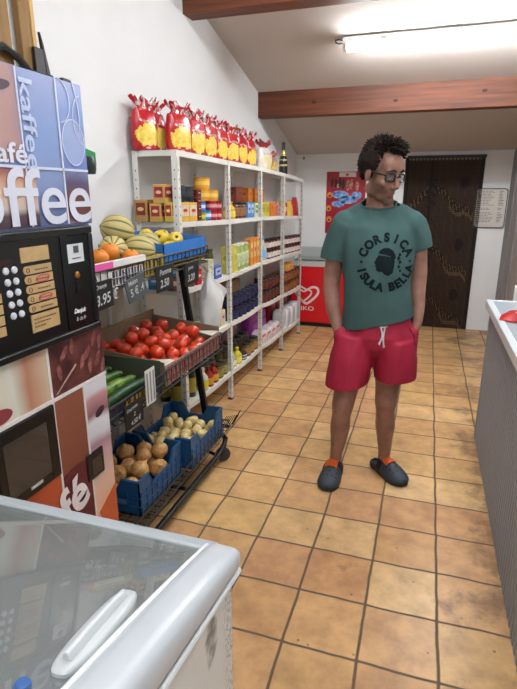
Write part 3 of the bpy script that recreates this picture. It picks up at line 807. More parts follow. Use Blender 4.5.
# wooden boards and black pointed bracket on the wall above
def onwall(y, z, d=.0): return (wallx(y)+d, y, z)
b = thing('wooden_boards', 'two brown wooden boards fixed high on the left wall above the coffee machine', 'boards', (wallx(-.05), -.05, 1.93))
WD = wood_mat('7a5a34', '98733f', 2)
for ya, yb in ((-.26, -.070), (-.012, .052)):
    mb = MB(); mb.box(wallx(.2)+.003, wallx(.2)+.036, ya, yb, 1.93, 2.75); mb.build('board', WD, b, bevel=.004)
mb = MB(); mb.box(wallx(.2)+.003, wallx(.2)+.04, .053, .074, 2.10, 2.75); mb.build('raw_edge', wood_mat('b98c4e', 'd8b070', 2), b, bevel=.003)
b = thing('pointed_bracket', 'black metal bracket with a tall pointed blade on the wall above the coffee machine', 'bracket', (wallx(.1), .1, 2.02))
mb = MB(); mb.prism([(wallx(.1)+.045, .078, 2.235), (wallx(.1)+.045, .094, 2.19), (wallx(.1)+.045, .132, 2.03), (wallx(.1)+.045, .102, 2.03)], (.015, 0, 0))
mb.build('blade', mat('191716', .5), b, bevel=.002)
mb = MB(); mb.tube([(wallx(.1)+.06, -.22, 2.10), (wallx(.1)+.06, -.15, 2.125), (wallx(.1)+.06, -.07, 2.10), (wallx(.1)+.06, -.01, 2.06), (wallx(.1)+.06, .06, 2.055), (wallx(.1)+.06, .12, 2.06)], .016, 8); mb.build('arm', mat('1f1c1a', .5), b)
mb = MB(); mb.box(wallx(.1)+.042, wallx(.1)+.058, .035, .095, 2.04, 2.17); mb.build('plate', mat('2b2320', .5), b, bevel=.003)
# ------------------------------------------------------------------ steel shelving along the left wall
PY = [.78, 1.56, 2.275, 2.955, 3.665]
ZL = [[1.793,1.778,1.767,1.742,1.706],[1.397,1.376,1.368,1.350,1.323],[.992,.977,.985,.970,.946],[.625,.612,.606,.577,.556],[.236,.218,.217,.191,.167]]
def xf(y): return -.716+.020*(y-1.56)      # front of the shelving
def zl(L, y):
    return float(np.interp(y, PY, ZL[L]))
ROTZ = -.022
unit = thing('steel_shelving', 'long white perforated steel shelving unit filled with groceries along the left wall', 'shelving', (-.86, 2.24, 0))
SW = mat('e4e2da', .5, var=.06, scale=5)
HOLE = mat('4c4943', .8)
for i, y in enumerate(PY):
    for back in (0, 1):
        x = xf(y) - (.285 if back else 0)
        zt = ZL[0][i]+.016
        w = .035
        s = -1 if i == 4 else 1
        mb = MB()
        # L profile: one web along y at the front, one along x
        if back: mb.box(x, x+.003, y-.001, y-.001+s*w, 0.012, zt); mb.box(x, x+w, y-.002, y+.001, .012, zt)
        else: mb.box(x-.003, x, y-.001-(w/2 if 0 < i < 4 else 0), y-.001+s*w*(1 if i in (0, 4) else .5), .012, zt); mb.box(x-w, x, y-.002, y+.001, .012, zt)
        mb.mi = 1
        nh = int((zt-.06)/.05)
        for k in range(nh):
            z = .05+.05*k
            if not back:
                yc = y+(s*w/2 if i in (0, 4) else 0)
                mb.prism([(x+.0003, yc+.0032*math.cos(a), z+.006*math.sin(a)) for a in [2*PI*j/8 for j in range(8)]], (.0006, 0, 0))
            mb.prism([((x-w/2 if not back else x+w/2)+.0032*math.cos(a), y-.0023, z+.006*math.sin(a)) for a in [2*PI*j/8 for j in range(8)]], (0, -.0006, 0))
        p = mb.build('post', [SW, HOLE], unit, flat=True)
        mb = MB(); xx = x-.036 if not back else x-.002
        mb.box(xx, xx+.04, y-.02, y+.02, 0, .014); mb.build('foot', mat('3a3733', .6), p, bevel=.003)
for L in range(5):
    for i in range(4):
        ya, yb = PY[i]+.002, PY[i+1]-.002; za, zb = ZL[L][i], ZL[L][i+1]
        sag = .008 if L in (3, 4) else 0
        mb = MB(); ns_ = 6
        def sec(u):
            y = ya+(yb-ya)*u; z = za+(zb-za)*u-sag*4*u*(1-u)*1.6; return y, z
        for k in range(ns_):
            (y_a, z_a), (y_b, z_b) = sec(k/ns_), sec((k+1)/ns_)
            xa, xb = xf(y_a), xf(y_b)
            def bar(d0, d1, zlo, zhi):
                mb.hexa([(xa-d1,y_a,z_a+zlo),(xa-d0,y_a,z_a+zlo),(xb-d0,y_b,z_b+zlo),(xb-d1,y_b,z_b+zlo),
                         (xa-d1,y_a,z_a+zhi),(xa-d0,y_a,z_a+zhi),(xb-d0,y_b,z_b+zhi),(xb-d1,y_b,z_b+zhi)])
            bar(.004, .282, .012, .016); bar(.004, .007, -.016, .012); bar(.279, .282, -.016, .012)
        for y_, z_ in (sec(0), sec(1)):
            x_ = xf(y_); s_ = .003 if y_ == ya else -.003
            mb.box(x_-.28, x_-.005, min(y_, y_+s_), max(y_, y_+s_), z_-.016, z_+.014)
        mb.build('shelf_board', SW, unit, flat=True)

# ------------------------------------------------------------------ grocery prototypes (local: front faces +x, base at z=0)
def tin_parts(r, h, body, label, band, t):
    mb = MB(); mb.lathe([(r*.96, 0), (r, .003), (r, .006), (r*.98, .008), (r*.98, h-.008), (r, h-.006), (r, h-.003), (r*.96, h), (r*.9, h-.003), (.001, h-.003)], 18)
    mb.build('tin_body', mat(body, .35, .6), t, local=True)
    mb = MB(); mb.lathe([(r*.985, .010), (r*.992, .011), (r*.992, h-.011), (r*.985, h-.010)], 18, cap=False)
    o = mb.build('label', mat(label, .4), t, local=True)
    if band:
        mb = MB(); mb.lathe([(r*.998, h*.35), (r*1.0, h*.36), (r*1.0, h*.66), (r*.998, h*.67)], 18, cap=False); mb.build('label_band', mat(band, .4), o, local=True)
def jar_parts(r, h, body, lid, label, t, glassy=True):
    mb = MB(); lh = min(.016, h*.16)
    mb.lathe([(r*.85, 0), (r, .006), (r, h*.74), (r*.93, h*.82), (r*.8, h-lh), (r*.8, h-lh*.5)], 18)
    mb.build('jar_body', mat(body, .12 if glassy else .4, coat=.4 if glassy else 0, var=.25, scale=60), t, local=True)
    mb = MB(); mb.lathe([(r*.9, h-lh), (r*.93, h-lh+.002), (r*.93, h-.002), (r*.88, h), (.001, h)], 18); mb.build('jar_lid', mat(lid, .35), t, local=True)
    if label:
        mb = MB(); mb.lathe([(r*1.005, h*.16), (r*1.012, h*.17), (r*1.012, h*.66), (r*1.005, h*.67)], 18, cap=False); mb.build('label', mat(label, .5, var=.45, scale=45), t, local=True)
def carton_parts(w, d, h, base, panel_c, accent, t):
    mb = MB(); mb.box(-d, 0, -w/2, w/2, 0, h); mb.build('carton_box', mat(base, .5), t, local=True, bevel=.002)
    mb = MB(); mb.box(0, .0008, -w*.42, w*.42, h*.30, h*.86); mb.box(-d*.86, -d*.14, -w/2-.0008, -w/2, h*.30, h*.86)
    o = mb.build('label_panel', mat(panel_c, .45, var=.3, scale=30), t, local=True, flat=True)
    mb = MB(); mb.prism([(.0008, w*.28*math.cos(a), h*.58+h*.09*math.sin(a)) for a in [2*PI*k/14 for k in range(14)]], (.0006, 0, 0))
    mb.build('label_oval', mat(accent, .4), o, local=True, flat=True)
    mb = MB(); mb.prism([(-d/2+d*.25*math.cos(a), -w/2-.0008, h*.58+h*.09*math.sin(a)) for a in [2*PI*k/14 for k in range(14)]], (0, -.0006, 0))
    mb.build('side_oval', mat(accent, .4), o, local=True, flat=True)
def bottle_parts(r, h, body, cap, label, t, neck=.35):
    mb = MB(); mb.lathe([(r*.9, 0), (r, .006), (r, h*.52), (r*.92, h*.62), (r*neck, h*.80), (r*neck, h*.92)], 18)
    mb.build('bottle_body', mat(body, .15, coat=.4, var=.2, scale=25), t, local=True)
    mb = MB(); rr = r*neck*1.12; mb.lathe([(rr, h*.9), (rr, h*.985), (rr*.9, h), (.001, h)], 14); mb.build('bottle_cap', mat(cap, .35), t, local=True)
    if label:
        mb = MB(); mb.lathe([(r*1.004, h*.12), (r*1.012, h*.125), (r*1.012, h*.46), (r*1.004, h*.465)], 18, cap=False); mb.build('label', mat(label, .45), t, local=True)
def pouch_parts(w, d, h, body, panel_c, top, t, seed=0):
    mb = MB(); rings = []
    for k in range(9):
        u = k/8; z = h*u; dd = d*(1-u**2.2)**.7*.5+.003; ww = w/2*(1-.06*math.sin(PI*u))
        rings.append([(dd*math.sin(a)*(1+.06*math.sin(7*a+k+seed))-d/2, ww*math.cos(a), z) for a in [2*PI*j/16 for j in range(16)]])
    mb.loft(rings); mb.build('pouch_body', mat(body, .35, bump=.2, scale=40), t, local=True)
    mb = MB(); rings = []
    for k in range(6):
        u = .2+.5*k/5; z = h*u; dd = d*(1-u**2.2)**.7*.5+.0045; ww = w/2*.72
        rings.append([(dd*math.sin(a)-d/2, ww*math.cos(a), z) for a in [PI*.15+PI*.7*j/8 for j in range(9)]])
    mb.loft(rings, cap=False, closed=False); o = mb.build('label_panel', mat(panel_c, .4, c2=body, scale=35), t, local=True)
    mb = MB(); mb.box(-d/2-.003, -d/2+.003, -w*.47, w*.47, h*.955, h*1.03); mb.build('sealed_top', mat(top, .35), t, local=True)
def softpack_parts(w, d, h, body, panel_c, top, t):
    mb = MB(); L = []
    for k in range(8):
        u = k/7; e = 1-.16*abs(2*u-1)**5; z = h*u
        L.append([(-d/2+d/2*e*abs(math.cos(a))**.45*(1 if math.cos(a) > 0 else -1), w/2*e*abs(math.sin(a))**.45*(1 if math.sin(a) > 0 else -1), z+.004*math.sin(5*a+k)*(k not in (0,))) for a in [2*PI*j/24 for j in range(24)]])
    mb.loft(L); mb.build('pack_film', mat(body, .35, bump=.25, scale=30, coat=.2), t, local=True, angle=60)
    mb = MB(); mb.box(-.001, .0012, -w*.36, w*.36, h*.22, h*.62); mb.build('label_panel', mat(panel_c, .4, c2=body, scale=26), t, local=True, flat=True)
    mb = MB(); mb.prism([(.0008, w*.34*math.cos(a), h*.72+h*.08*math.sin(a)) for a in [2*PI*k/14 for k in range(14)]], (.0008, 0, 0)); mb.build('label_oval', mat(top, .4), t, local=True, flat=True)
SHELFN = ['top shelf', 'upper shelf', 'middle shelf', 'lower shelf', 'bottom shelf']
BAYN = ['nearest bay', 'second bay', 'third bay', 'farthest bay']
protos = {}
def place(kind, args, name, desc, cat, L, bay, spots, group=None):
    """spots: (y, depth of the item's front behind the shelf front, extra height[, rotation]). labels tell shelf, bay and order."""
    key = (kind, args, name)
    n = len(spots)
    for i, sp_ in enumerate(spots):
        y, d, dz = sp_[:3]; rz = sp_[3] if len(sp_) > 3 else 0.
        lab = f'{desc}, {SHELFN[L]}, {BAYN[bay]}'
        if n > 1:
            stack = sum(1 for q in spots if q[2] != spots[0][2]) > 0
            ys_ = sorted(set(round(q[0], 3) for q in spots))
            o_ = ORD[ys_.index(round(y, 3))]
            where = f'{o_} along'
            lv = sorted(set(round(q[2], 3) for q in spots))
            if len(lv) > 1: where += ', ' + (('lower row', 'upper row') if len(lv) == 2 else ('lowest row', 'second row', 'third row', 'top row'))[lv.index(round(dz, 3))]
            lab = f'{desc}, {where}, {SHELFN[L]}, {BAYN[bay]}'
            long_ = lab.replace(' along', ' from near end')
            if len(long_.split()) <= 16: lab = long_
        if key not in protos:
            o = thing(name, lab, cat)
            {'tin': tin_parts, 'jar': jar_parts, 'carton': carton_parts, 'bottle': bottle_parts, 'pouch': pouch_parts, 'softpack': softpack_parts}[kind](*args, o)
            protos[key] = o
        else:
            o = copy_tree(protos[key])
        r0 = args[0] if kind in ('tin', 'jar', 'bottle') else 0.
        o.location = (xf(y)-d-r0, y, zl(L, y)+.0165+dz - (.0125*4*.5*.5 if L in (3, 4) and kind in () else 0)-(sagz(L, y)))
        o.rotation_euler = (0, 0, ROTZ+rz)
        o['label'] = lab; o['category'] = cat
        if n > 1: o['group'] = group or name.replace('_', ' ')+f's on the {SHELFN[L]} of the {BAYN[bay]}'
        elif 'group' in o: del o['group']
def sagz(L, y):
    if L not in (3, 4): return 0.
    for i in range(4):
        if PY[i] <= y <= PY[i+1]:
            u = (y-PY[i])/(PY[i+1]-PY[i]); return .008*4*u*(1-u)*1.6
    return 0.
def row(ya, yb, n, d, dzs=(0.,)):
    return [(ya+(yb-ya)*(k/(n-1) if n > 1 else .5), d, z) for z in dzs for k in range(n)]

# upper shelf
place('carton', (.10,.085,.125,'b58b4e','8a2f22','e0c07a'), 'biscuit_carton', 'tan carton with red brown panel', 'carton', 1, 0, [(.80,.19,0)])
place('carton', (.10,.075,.105,'c8a050','a01c38','e6c890'), 'soup_carton', 'small red and gold carton', 'carton', 1, 0, [(.80,.10,0),(.805,.075,.106)])
place('carton', (.05,.05,.11,'c9b24a','b03030','ead28a'), 'stock_carton', 'narrow yellow carton beside the post', 'carton', 1, 0, [(.79,.036,0)])
place('carton', (.105,.09,.112,'e0b040','ece2c8','c8301c'), 'rice_carton', 'yellow rice carton with red oval', 'carton', 1, 0, [(.885,.012,0),(.995,.012,0)])
place('tin', (.047,.095,'3a3d40','1d2024','33383c'), 'black_tin', 'black tin on top of a rice carton', 'tin', 1, 0, [(.885,.012,.1125),(.995,.012,.1125)])
place('carton', (.055,.09,.047,'7a1c20','2a1616','d8a890'), 'dark_packet', 'flat dark red packet', 'packet', 1, 0, row(1.085,1.085,1,.012,(0,.048,.096,.144)))
place('tin', (.040,.055,'7fa03a','8aa844','d8d040'), 'green_tin', 'green and yellow tin', 'tin', 1, 0, [(1.165,.012,0)])
place('tin', (.040,.066,'3a6cb0','4f86cc','d8e2ee'), 'blue_tin', 'blue and white tin', 'tin', 1, 0, [(1.25,.012,0),(1.165,.012,.0555)])
place('tin', (.043,.062,'a01822','b02030','d8a0a0'), 'red_tin', 'dark red tin in the front row', 'tin', 1, 0, row(1.345,1.435,2,.012,(0,.0625)))
place('tin', (.05,.125,'8e1620','9c1c28','501018'), 'tall_red_tin', 'tall dark red tin in the back row', 'tin', 1, 0, row(1.20,1.45,3,.11))
place('tin', (.055,.075,'d8982c','e0a430','f0c860'), 'yellow_tin', 'orange yellow tin on the small tins', 'tin', 1, 0, [(1.235,.014,.1245),(1.375,.014,.1245),(1.28,.03,.1995)])
place('bottle', (.032,.125,'e0b020','d89a18','f0d050'), 'mustard_bottle', 'small yellow bottle', 'bottle', 1, 1, [(1.615,.012,0),(1.69,.012,0)])
place('jar', (.036,.12,'5a3822','221c1a','a87850'), 'brown_jar', 'brown jar with black lid', 'jar', 1, 1, row(1.765,1.925,3,.012))
place('carton', (.07,.09,.118,'4a86c8','c8dcec','2a5aa0'), 'blue_carton', 'blue and white carton', 'carton', 1, 1, row(2.00,2.08,2,.012))
place('carton', (.07,.09,.112,'d8dcc0','78a848','e8e8d8'), 'green_white_carton', 'white carton with green panel', 'carton', 1, 1, [(2.18,.012,0)])
place('carton', (.16,.08,.118,'7a3420','90442c','5c2418'), 'red_brown_carton', 'red brown carton behind the blue cartons', 'carton', 1, 1, row(2.10,2.10,1,.13,(0,.119)))
place('carton', (.10,.09,.118,'b8c050','d8b030','6a9838'), 'green_yellow_carton', 'green and yellow carton', 'carton', 1, 2, row(2.36,2.47,2,.012))
place('carton', (.09,.09,.122,'d8742c','e8903c','b8501c'), 'orange_carton', 'orange carton in the front row', 'carton', 1, 2, row(2.60,2.70,2,.012))
place('carton', (.10,.09,.118,'c87028','e08830','a84c18'), 'amber_carton', 'amber carton in the back row', 'carton', 1, 2, row(2.36,2.68,3,.13,(0,.119)))
place('carton', (.07,.07,.10,'c87880','d8a0a0','a03848'), 'pink_carton', 'pink carton', 'carton', 1, 2, [(2.82,.012,0)])
place('bottle', (.036,.195,'d8c040','d8d050','e8d870'), 'yellow_bottle', 'tall yellow bottle beside the post', 'bottle', 1, 3, [(3.04,.012,0)])
place('tin', (.038,.125,'a01828','b42030','e0a0a0'), 'red_can', 'red can behind the yellow bottle', 'tin', 1, 3, [(3.16,.03,0)])
place('pouch', (.14,.07,.15,'d8b040','f0dc90','c03828'), 'yellow_pouch', 'yellow pouch with red top', 'pouch', 1, 3, [(3.32,.02,0)])
place('pouch', (.18,.08,.185,'a81c30','50883c','8a1828'), 'red_pouch', 'red and green pouch', 'pouch', 1, 3, [(3.54,.02,0)])
# middle shelf
place('carton', (.07,.09,.10,'b01c28','d83038','e8d8d0'), 'red_carton', 'bright red carton', 'carton', 2, 0, [(1.05,.012,0)])
place('carton', (.08,.08,.09,'2c6ea8','5a9ac8','d0dce8'), 'teal_blue_carton', 'blue carton near the open end', 'carton', 2, 0, [(.80,.14,0),(.90,.06,0)])
place('tin', (.04,.085,'3a6a50','9a3040','c8c0a0'), 'mixed_tin', 'small green and red tin', 'tin', 2, 0, [(.80,.03,0),(.97,.012,0)])
place('jar', (.046,.19,'4a4a20','4a3a20','8a5a38'), 'pickle_jar', 'tall jar of dark pickles', 'jar', 2, 0, row(1.10,1.47,4,.10))
place('carton', (.09,.075,.035,'c8c8a8','e0e0d0','8a9a50'), 'white_packet', 'flat white and green packet', 'packet', 2, 0, row(1.235,1.235,1,.012,(0,.036,.072,.108)))
place('carton', (.115,.075,.085,'4868b8','d0d8ec','3850a0'), 'blue_white_carton', 'blue and white patterned carton', 'carton', 2, 0, [(1.36,.012,0)])
place('carton', (.075,.07,.20,'c8c050','e0d870','9aa838'), 'yellow_carton', 'tall yellow green carton', 'carton', 2, 1, row(1.61,1.69,2,.012))
place('jar', (.040,.20,'a8bc68','dfe4d4','d4e0b0'), 'green_jar', 'tall pale green jar with white lid', 'jar', 2, 1, row(1.78,1.97,3,.012))
place('carton', (.066,.07,.215,'dc8a38','f0c880','c8601c'), 'juice_carton', 'tall orange juice carton', 'carton', 2, 1, row(2.06,2.22,3,.012))
place('bottle', (.033,.20,'c8c4b0','4a92c8','7ab0d4'), 'water_bottle', 'pale bottle with blue cap and label', 'bottle', 2, 2, row(2.35,2.44,2,.012))
place('jar', (.042,.088,'6a1c20','15120f','dcd4c8'), 'jam_jar', 'small dark jam jar with black lid', 'jar', 2, 2, row(2.58,2.88,4,.012,(0,.089)))
place('jar', (.042,.088,'7a3028','15120f','e4d8d4'), 'sauce_jar', 'small red sauce jar with black lid', 'jar', 2, 3, row(3.05,3.64,6,.012,(0,.089)))
# lower shelf
place('carton', (.085,.07,.115,'d8cca8','e8e0c8','b84030'), 'cream_carton', 'cream carton with red mark', 'carton', 3, 0, row(1.27,1.47,3,.03))
place('carton', (.12,.2,.10,'9a8a60','6a5a38','c0b080'), 'brown_carton', 'brown carton behind the plastic bag', 'carton', 3, 0, [(.95,.05,0),(1.1,.06,0)])
place('jar', (.043,.098,'10142c','1a2046','222c58'), 'navy_jar', 'navy blue jar', 'jar', 3, 1, row(1.63,2.21,7,.012,(0,.099)))
place('carton', (.34,.12,.27,'9a744c','a8845c','86603c'), 'kraft_carton', 'kraft brown carton behind the navy jars', 'carton', 3, 1, [(1.92,.13,0)])
place('jar', (.045,.115,'3a1a14','2a1410','6a3020'), 'chilli_jar', 'brown jar with orange label', 'jar', 3, 2, row(2.36,2.88,6,.012,(0,.116)))
place('jar', (.045,.11,'7a4420','2e1610','94582a'), 'honey_jar', 'amber jar with dark lid', 'jar', 3, 3, row(3.05,3.64,6,.012,(0,.111)))
place('carton', (.24,.09,.07,'d8903c','e8b060','a85a20'), 'orange_tray', 'flat orange carton laid on the jars', 'carton', 3, 3, [(3.30,.02,.222)])
# bottom shelf
place('bottle', (.036,.30,'33381c','1a1a14','a89838'), 'olive_oil_bottle', 'dark olive oil bottle with yellow label', 'bottle', 4, 0, row(.79,.99,3,.04)+row(.84,.94,2,.15))
place('bottle', (.040,.165,'dcd8c4','c8c0a8','e0d030'), 'mayonnaise_bottle', 'white squeeze bottle with yellow label', 'bottle', 4, 0, [(1.13,.012,0)])
place('bottle', (.038,.145,'a02418','7a1810','d8a030'), 'ketchup_bottle', 'red sauce bottle', 'bottle', 4, 0, row(1.23,1.32,2,.014))
place('jar', (.040,.11,'6a6430','3a3428','a8a058'), 'olive_jar', 'olive green jar with dark lid', 'jar', 4, 0, row(1.41,1.50,2,.014))
place('jar', (.042,.16,'4a4a3c','4c545c','6a6458'), 'gherkin_jar', 'tall dark jar with grey lid in the back row', 'jar', 4, 0, row(1.08,1.48,5,.11))
place('bottle', (.034,.125,'b8bca0','58a048','d8dcc0'), 'green_cap_bottle', 'clear bottle with green cap', 'bottle', 4, 1, [(1.62,.014,0),(1.70,.02,0)])
place('bottle', (.040,.135,'d8c828','d8c020','e8dc50'), 'cleaner_bottle', 'bright yellow squat bottle', 'bottle', 4, 1, [(1.80,.014,0)])
place('tin', (.045,.055,'4a4a7a','d8d4d0','5a5a90'), 'white_tub', 'white tub with violet band', 'tub', 4, 1, [(1.92,.014,0)])
place('jar', (.042,.115,'7a5a28','2a2420','b08848'), 'capers_jar', 'small amber jar with dark lid', 'jar', 4, 1, row(2.02,2.21,3,.014))
place('jar', (.042,.155,'3a3020','20282a','5a4a2c'), 'dark_lid_jar', 'dark jar with black lid in the back row', 'jar', 4, 1, row(1.62,2.20,6,.105))
place('bottle', (.045,.27,'b08a88','c8b0a8','9a5058'), 'vinegar_bottle', 'pinkish bottle at the back', 'bottle', 4, 1, row(2.02,2.16,2,.195))
place('softpack', (.155,.11,.125,'e4dada','c87890','c03850'), 'tissue_pack', 'white and pink tissue pack', 'pack', 4, 2, row(2.38,2.83,4,.012))
place('softpack', (.20,.12,.26,'9a3c98','b458b0','7a2878'), 'purple_pack', 'purple paper roll pack behind the tissue packs', 'pack', 4, 2, row(2.50,2.76,2,.14))
place('softpack', (.155,.12,.20,'dce0e2','8ab0d4','c8d4dc'), 'napkin_pack', 'white pack with blue panel', 'pack', 4, 3, row(3.06,3.62,4,.012))
place('softpack', (.18,.10,.29,'9a1c24','2c6cc0','801820'), 'red_blue_pack', 'red pack with blue panel behind the white packs', 'pack', 4, 3, row(3.12,3.52,3,.15))

# ------------------------------------------------------------------ crisp bags on the top shelf
def crisp_bag(t, w, h, d, seed, body='b8141f', pic='e2b92c', top='d8c8c4', low='a01420'):
    rnd = random.Random(seed); nu, nv = 52, 40
    mb = MB(); rings = []
    ph = [rnd.uniform(0, 6) for _ in range(6)]
    def P(u, v):   # u angle, v height 0..1 of the pillow
        a = 2*PI*u
        prof = (math.sin(PI*min(1, max(0, .10+.80*v)))**.55)
        dd = d/2*prof; ww = w/2*(1-.10*v**3)*(.93+.07*math.sin(PI*v))
        cx, cy = math.cos(a), math.sin(a)
        sx = abs(cy)**.8*(1 if cy > 0 else -1); sy = abs(cx)**.7*(1 if cx > 0 else -1)
        cr = 1+.035*math.sin(9*a+ph[0]+6*v)*v+.03*math.sin(5*a+ph[1]-9*v)+.025*math.sin(14*v+ph[2]+3*a)
        return (dd*sx*cr, ww*sy*(1+.02*math.sin(17*v+ph[3])), h*.80*v)
    for k in range(nv+1):
        rings.append([P(j/nu, k/nv) for j in range(nu)])
    n0 = len(mb.f); mb.loft(rings)
    # face colours: window of crisps on the front, dark band at the foot
    q = 0
    for i in range(nv):
        for j in range(nu):
            v = (i+.5)/nv; a = 2*PI*(j+.5)/nu; s = math.cos(a)
            yy = abs(s)**.7
            yq = s*1.12; inside = math.sin(a) > .05 and (yq**2+((v-.40)/.30)**2) < .85+.18*math.sin(7*v+5*yq+ph[4])+.12*math.sin(13*yq+9*v+ph[1])
            mb.m[n0+q] = 1 if inside else (2 if v < .10 else 0); q += 1
    B = mb.build('bag_body', [mat(body, .28, bump=.25, scale=30, coat=.3), mat(pic, .35, c2='f0d870', scale=38), mat(low, .3)], t, local=True, angle=80)
    # gathered top: ruffled foil fan
    mb = MB(); rr = []
    for k in range(6):
        v = k/5; z = h*(.77+.25*v)
        ww = w/2*(.90-.42*math.sin(PI*min(1, v*1.15))+.10*v); dd = d*(.22-.08*math.sin(PI*v)+.12*v)
        rr.append([(dd*math.sin(a)*(1+.55*v*math.sin(6*a+ph[5])), ww*math.cos(a)+.016*v*math.sin(4*a+ph[2]), z+.012*v*math.sin(5*a+ph[1])+.010*v*math.sin(9*a+ph[3])) for a in [2*PI*j/40 for j in range(40)]])
    mb.loft(rr, cap=False)
    for i in range(len(mb.m)): mb.m[i] = (1 if math.sin((i%40)*.9+seed+(i//40)*1.7)+math.sin((i%40)*2.3) > .35 else 0) if i >= 40 else 0
    tp = mb.build('gathered_top', [mat('b01a26', .25, coat=.3), mat(top, .25, .2)], t, local=True, angle=40)
    # white brand blaze across the front, shapeless at this size
    mb = MB(); vs = []
    for k in range(7):
        s = -.62+1.24*k/6; 
        for v in (.70+.025*math.sin(k*2+seed), .755+.02*math.sin(k*1.7+seed)):
            a = math.acos(s)
            p = P(a/(2*PI), v); vs.append((p[0]+.0025, p[1], p[2]))
    mb.add(vs, [(2*k, 2*k+2, 2*k+3, 2*k+1) for k in range(6)])
    mb.build('brand_blaze', mat('e6d4cc', .35, c2='c04048', scale=60), t, local=True)
    mb = MB()
    pts = [P(.25+.02*k, .04) for k in (-3, 0, 3)]
    p = P(.25, .05); mb.ell((p[0]+.001, p[1], p[2]+.008), (.004, .022, .008), nu=10, nv=6); mb.build('foot_label', mat('d89aa4', .4), t, local=True)
bags = [(.84,-.96,.18,.285,-.32),(.975,-.965,.18,.275,-.15),(1.04,-.84,.20,.28,-.30),(1.29,-.85,.20,.27,-.22),(1.50,-.85,.20,.255,-.15),(1.71,-.85,.20,.265,-.1),(1.94,-.85,.20,.26,-.18),(2.155,-.85,.20,.26,-.05),(2.39,-.85,.20,.265,-.12)]
bp_ = []
for i, (y, x, w, h, rz) in enumerate(bags):
    lab = f'red crisp bag with yellow window, {ORD[i]} from the near end of the top shelf'
    if i < 4:
        t = thing('crisp_bag', lab, 'crisp bag', group='red crisp bags on the top shelf'); crisp_bag(t, w, .275, .085, i+1); bp_.append(t)
    else:
        t = copy_tree(bp_[i % 4]); t['label'] = lab
    t.location = (x, y, zl(0, y)+.0165); t.rotation_euler = (0, 0, rz+ROTZ)
t = thing('crisp_bag', 'white crisp bag with yellow foot on the top shelf after the red bags', 'crisp bag'); crisp_bag(t, .22, .235, .10, 9, 'd8d4d0', 'e8e4de', '6a6a6c', 'e0c030')
t.location = (2.62*0+xf(2.62)-.10, 2.62, zl(0, 2.62)+.0165); t.rotation_euler = (0, 0, -.2)
t = thing('snack_bag', 'small clear brown snack bag beside the bottle on the top shelf', 'snack bag'); crisp_bag(t, .15, .17, .08, 11, 'a08068', '8a5c40', 'c8b8a8', '9a5a48')
t.location = (xf(2.90)-.10, 2.86, zl(0, 2.88)+.0165); t.rotation_euler = (0, 0, -.2)
t = thing('wine_bottle', 'dark sparkling wine bottle with gold neck foil on the top shelf', 'bottle')
y = 3.24; t.location = (xf(y)-.10, y, zl(0, y)+.0165)
mb = MB(); mb.lathe([(.038, 0), (.044, .006), (.044, .13), (.040, .16), (.025, .20), (.0165, .23), (.0155, .30), (.001, .302)], 20); mb.build('bottle_body', mat('10160f', .08, coat=.6), t, local=True)
mb = MB(); mb.lathe([(.0275, .19), (.019, .225), (.018, .24)], 20, cap=False); mb.lathe([(.0305, .185), (.0275, .195)], 20, cap=False); mb.build('gold_collar', mat('b8a860', .3, .6), t, local=True)
mb = MB(); mb.lathe([(.0180, .225), (.0172, .30), (.0165, .315), (.001, .318)], 16); mb.build('neck_foil', mat('16161a', .3), t, local=True)
mb = MB(); mb.lathe([(.0447, .09), (.0448, .091), (.0418, .150), (.041, .155)], 20, cap=False); mb.build('label', mat('b9ac70', .4), t, local=True)
# ------------------------------------------------------------------ produce stand
BLKM = mat('1b1c1f', .4, .5)
stand = thing('produce_stand', 'three tier black wire produce stand on castors between coffee machine and shelving', 'stand', (-.62, .16, 0))
# slanted side frames
def pt_on(post_y, z, back=0): # the slanted front leg: x at height z
    return (-.54-.138*z - back, post_y, z)
for yy, nm in ((.715, 'far'), (-.435, 'near')):
    mb = MB(); a, b = pt_on(yy, .10), pt_on(yy, 1.36)
    mb.hexa([(a[0]-.018,yy-.014,a[2]),(a[0]+.018,yy-.014,a[2]),(a[0]+.018,yy+.014,a[2]),(a[0]-.018,yy+.014,a[2]),
             (b[0]-.018,yy-.014,b[2]),(b[0]+.018,yy-.014,b[2]),(b[0]+.018,yy+.014,b[2]),(b[0]-.018,yy+.014,b[2])])
    mb.build('side_post', BLKM, stand, bevel=.003)
# base: two long rails, the front one bent up at its far end, and cross bars
mb = MB(); mb.tube([(-.42,-.46,.085),(-.42,.40,.085),(-.415,.52,.09),(-.41,.60,.115),(-.41,.63,.15),(-.42,.61,.18),(-.45,.56,.185)], .0155, 10)
mb.build('base_rail', BLKM, stand)
mb = MB(); mb.tube([(-.74,-.46,.095),(-.74,.70,.095)], .0145, 10); mb.build('base_rail', BLKM, stand)
for yy in (-.43, .13, .66):
    mb = MB(); mb.tube([(-.74,yy,.095),(-.44,min(yy, .52),.095)], .010, 8); mb.build('cross_bar', BLKM, stand)
for i, (cx, cy) in enumerate(((-.425,.62),(-.74,.66),(-.43,-.40),(-.74,-.40))):
    mb = MB()
    mb.T = Mx.Translation((cx, cy, .047)) @ Mx.Rotation(-1.05 if i == 0 else 0, 4, 'Z') @ Mx.Rotation(PI/2, 4, 'Y')
    mb.lathe([(.001, -.015), (.034, -.015), (.044, -.011), (.047, 0), (.044, .011), (.034, .015), (.001, .015)], 20)
    w = mb.build('castor', mat('35363a', .45), stand)
    mb = MB(); mb.tube([(cx, cy, .047), (cx+.01, cy-.03, .08), (cx, cy-.05, .10)], .010, 8); mb.build('castor_fork', BLKM, w)
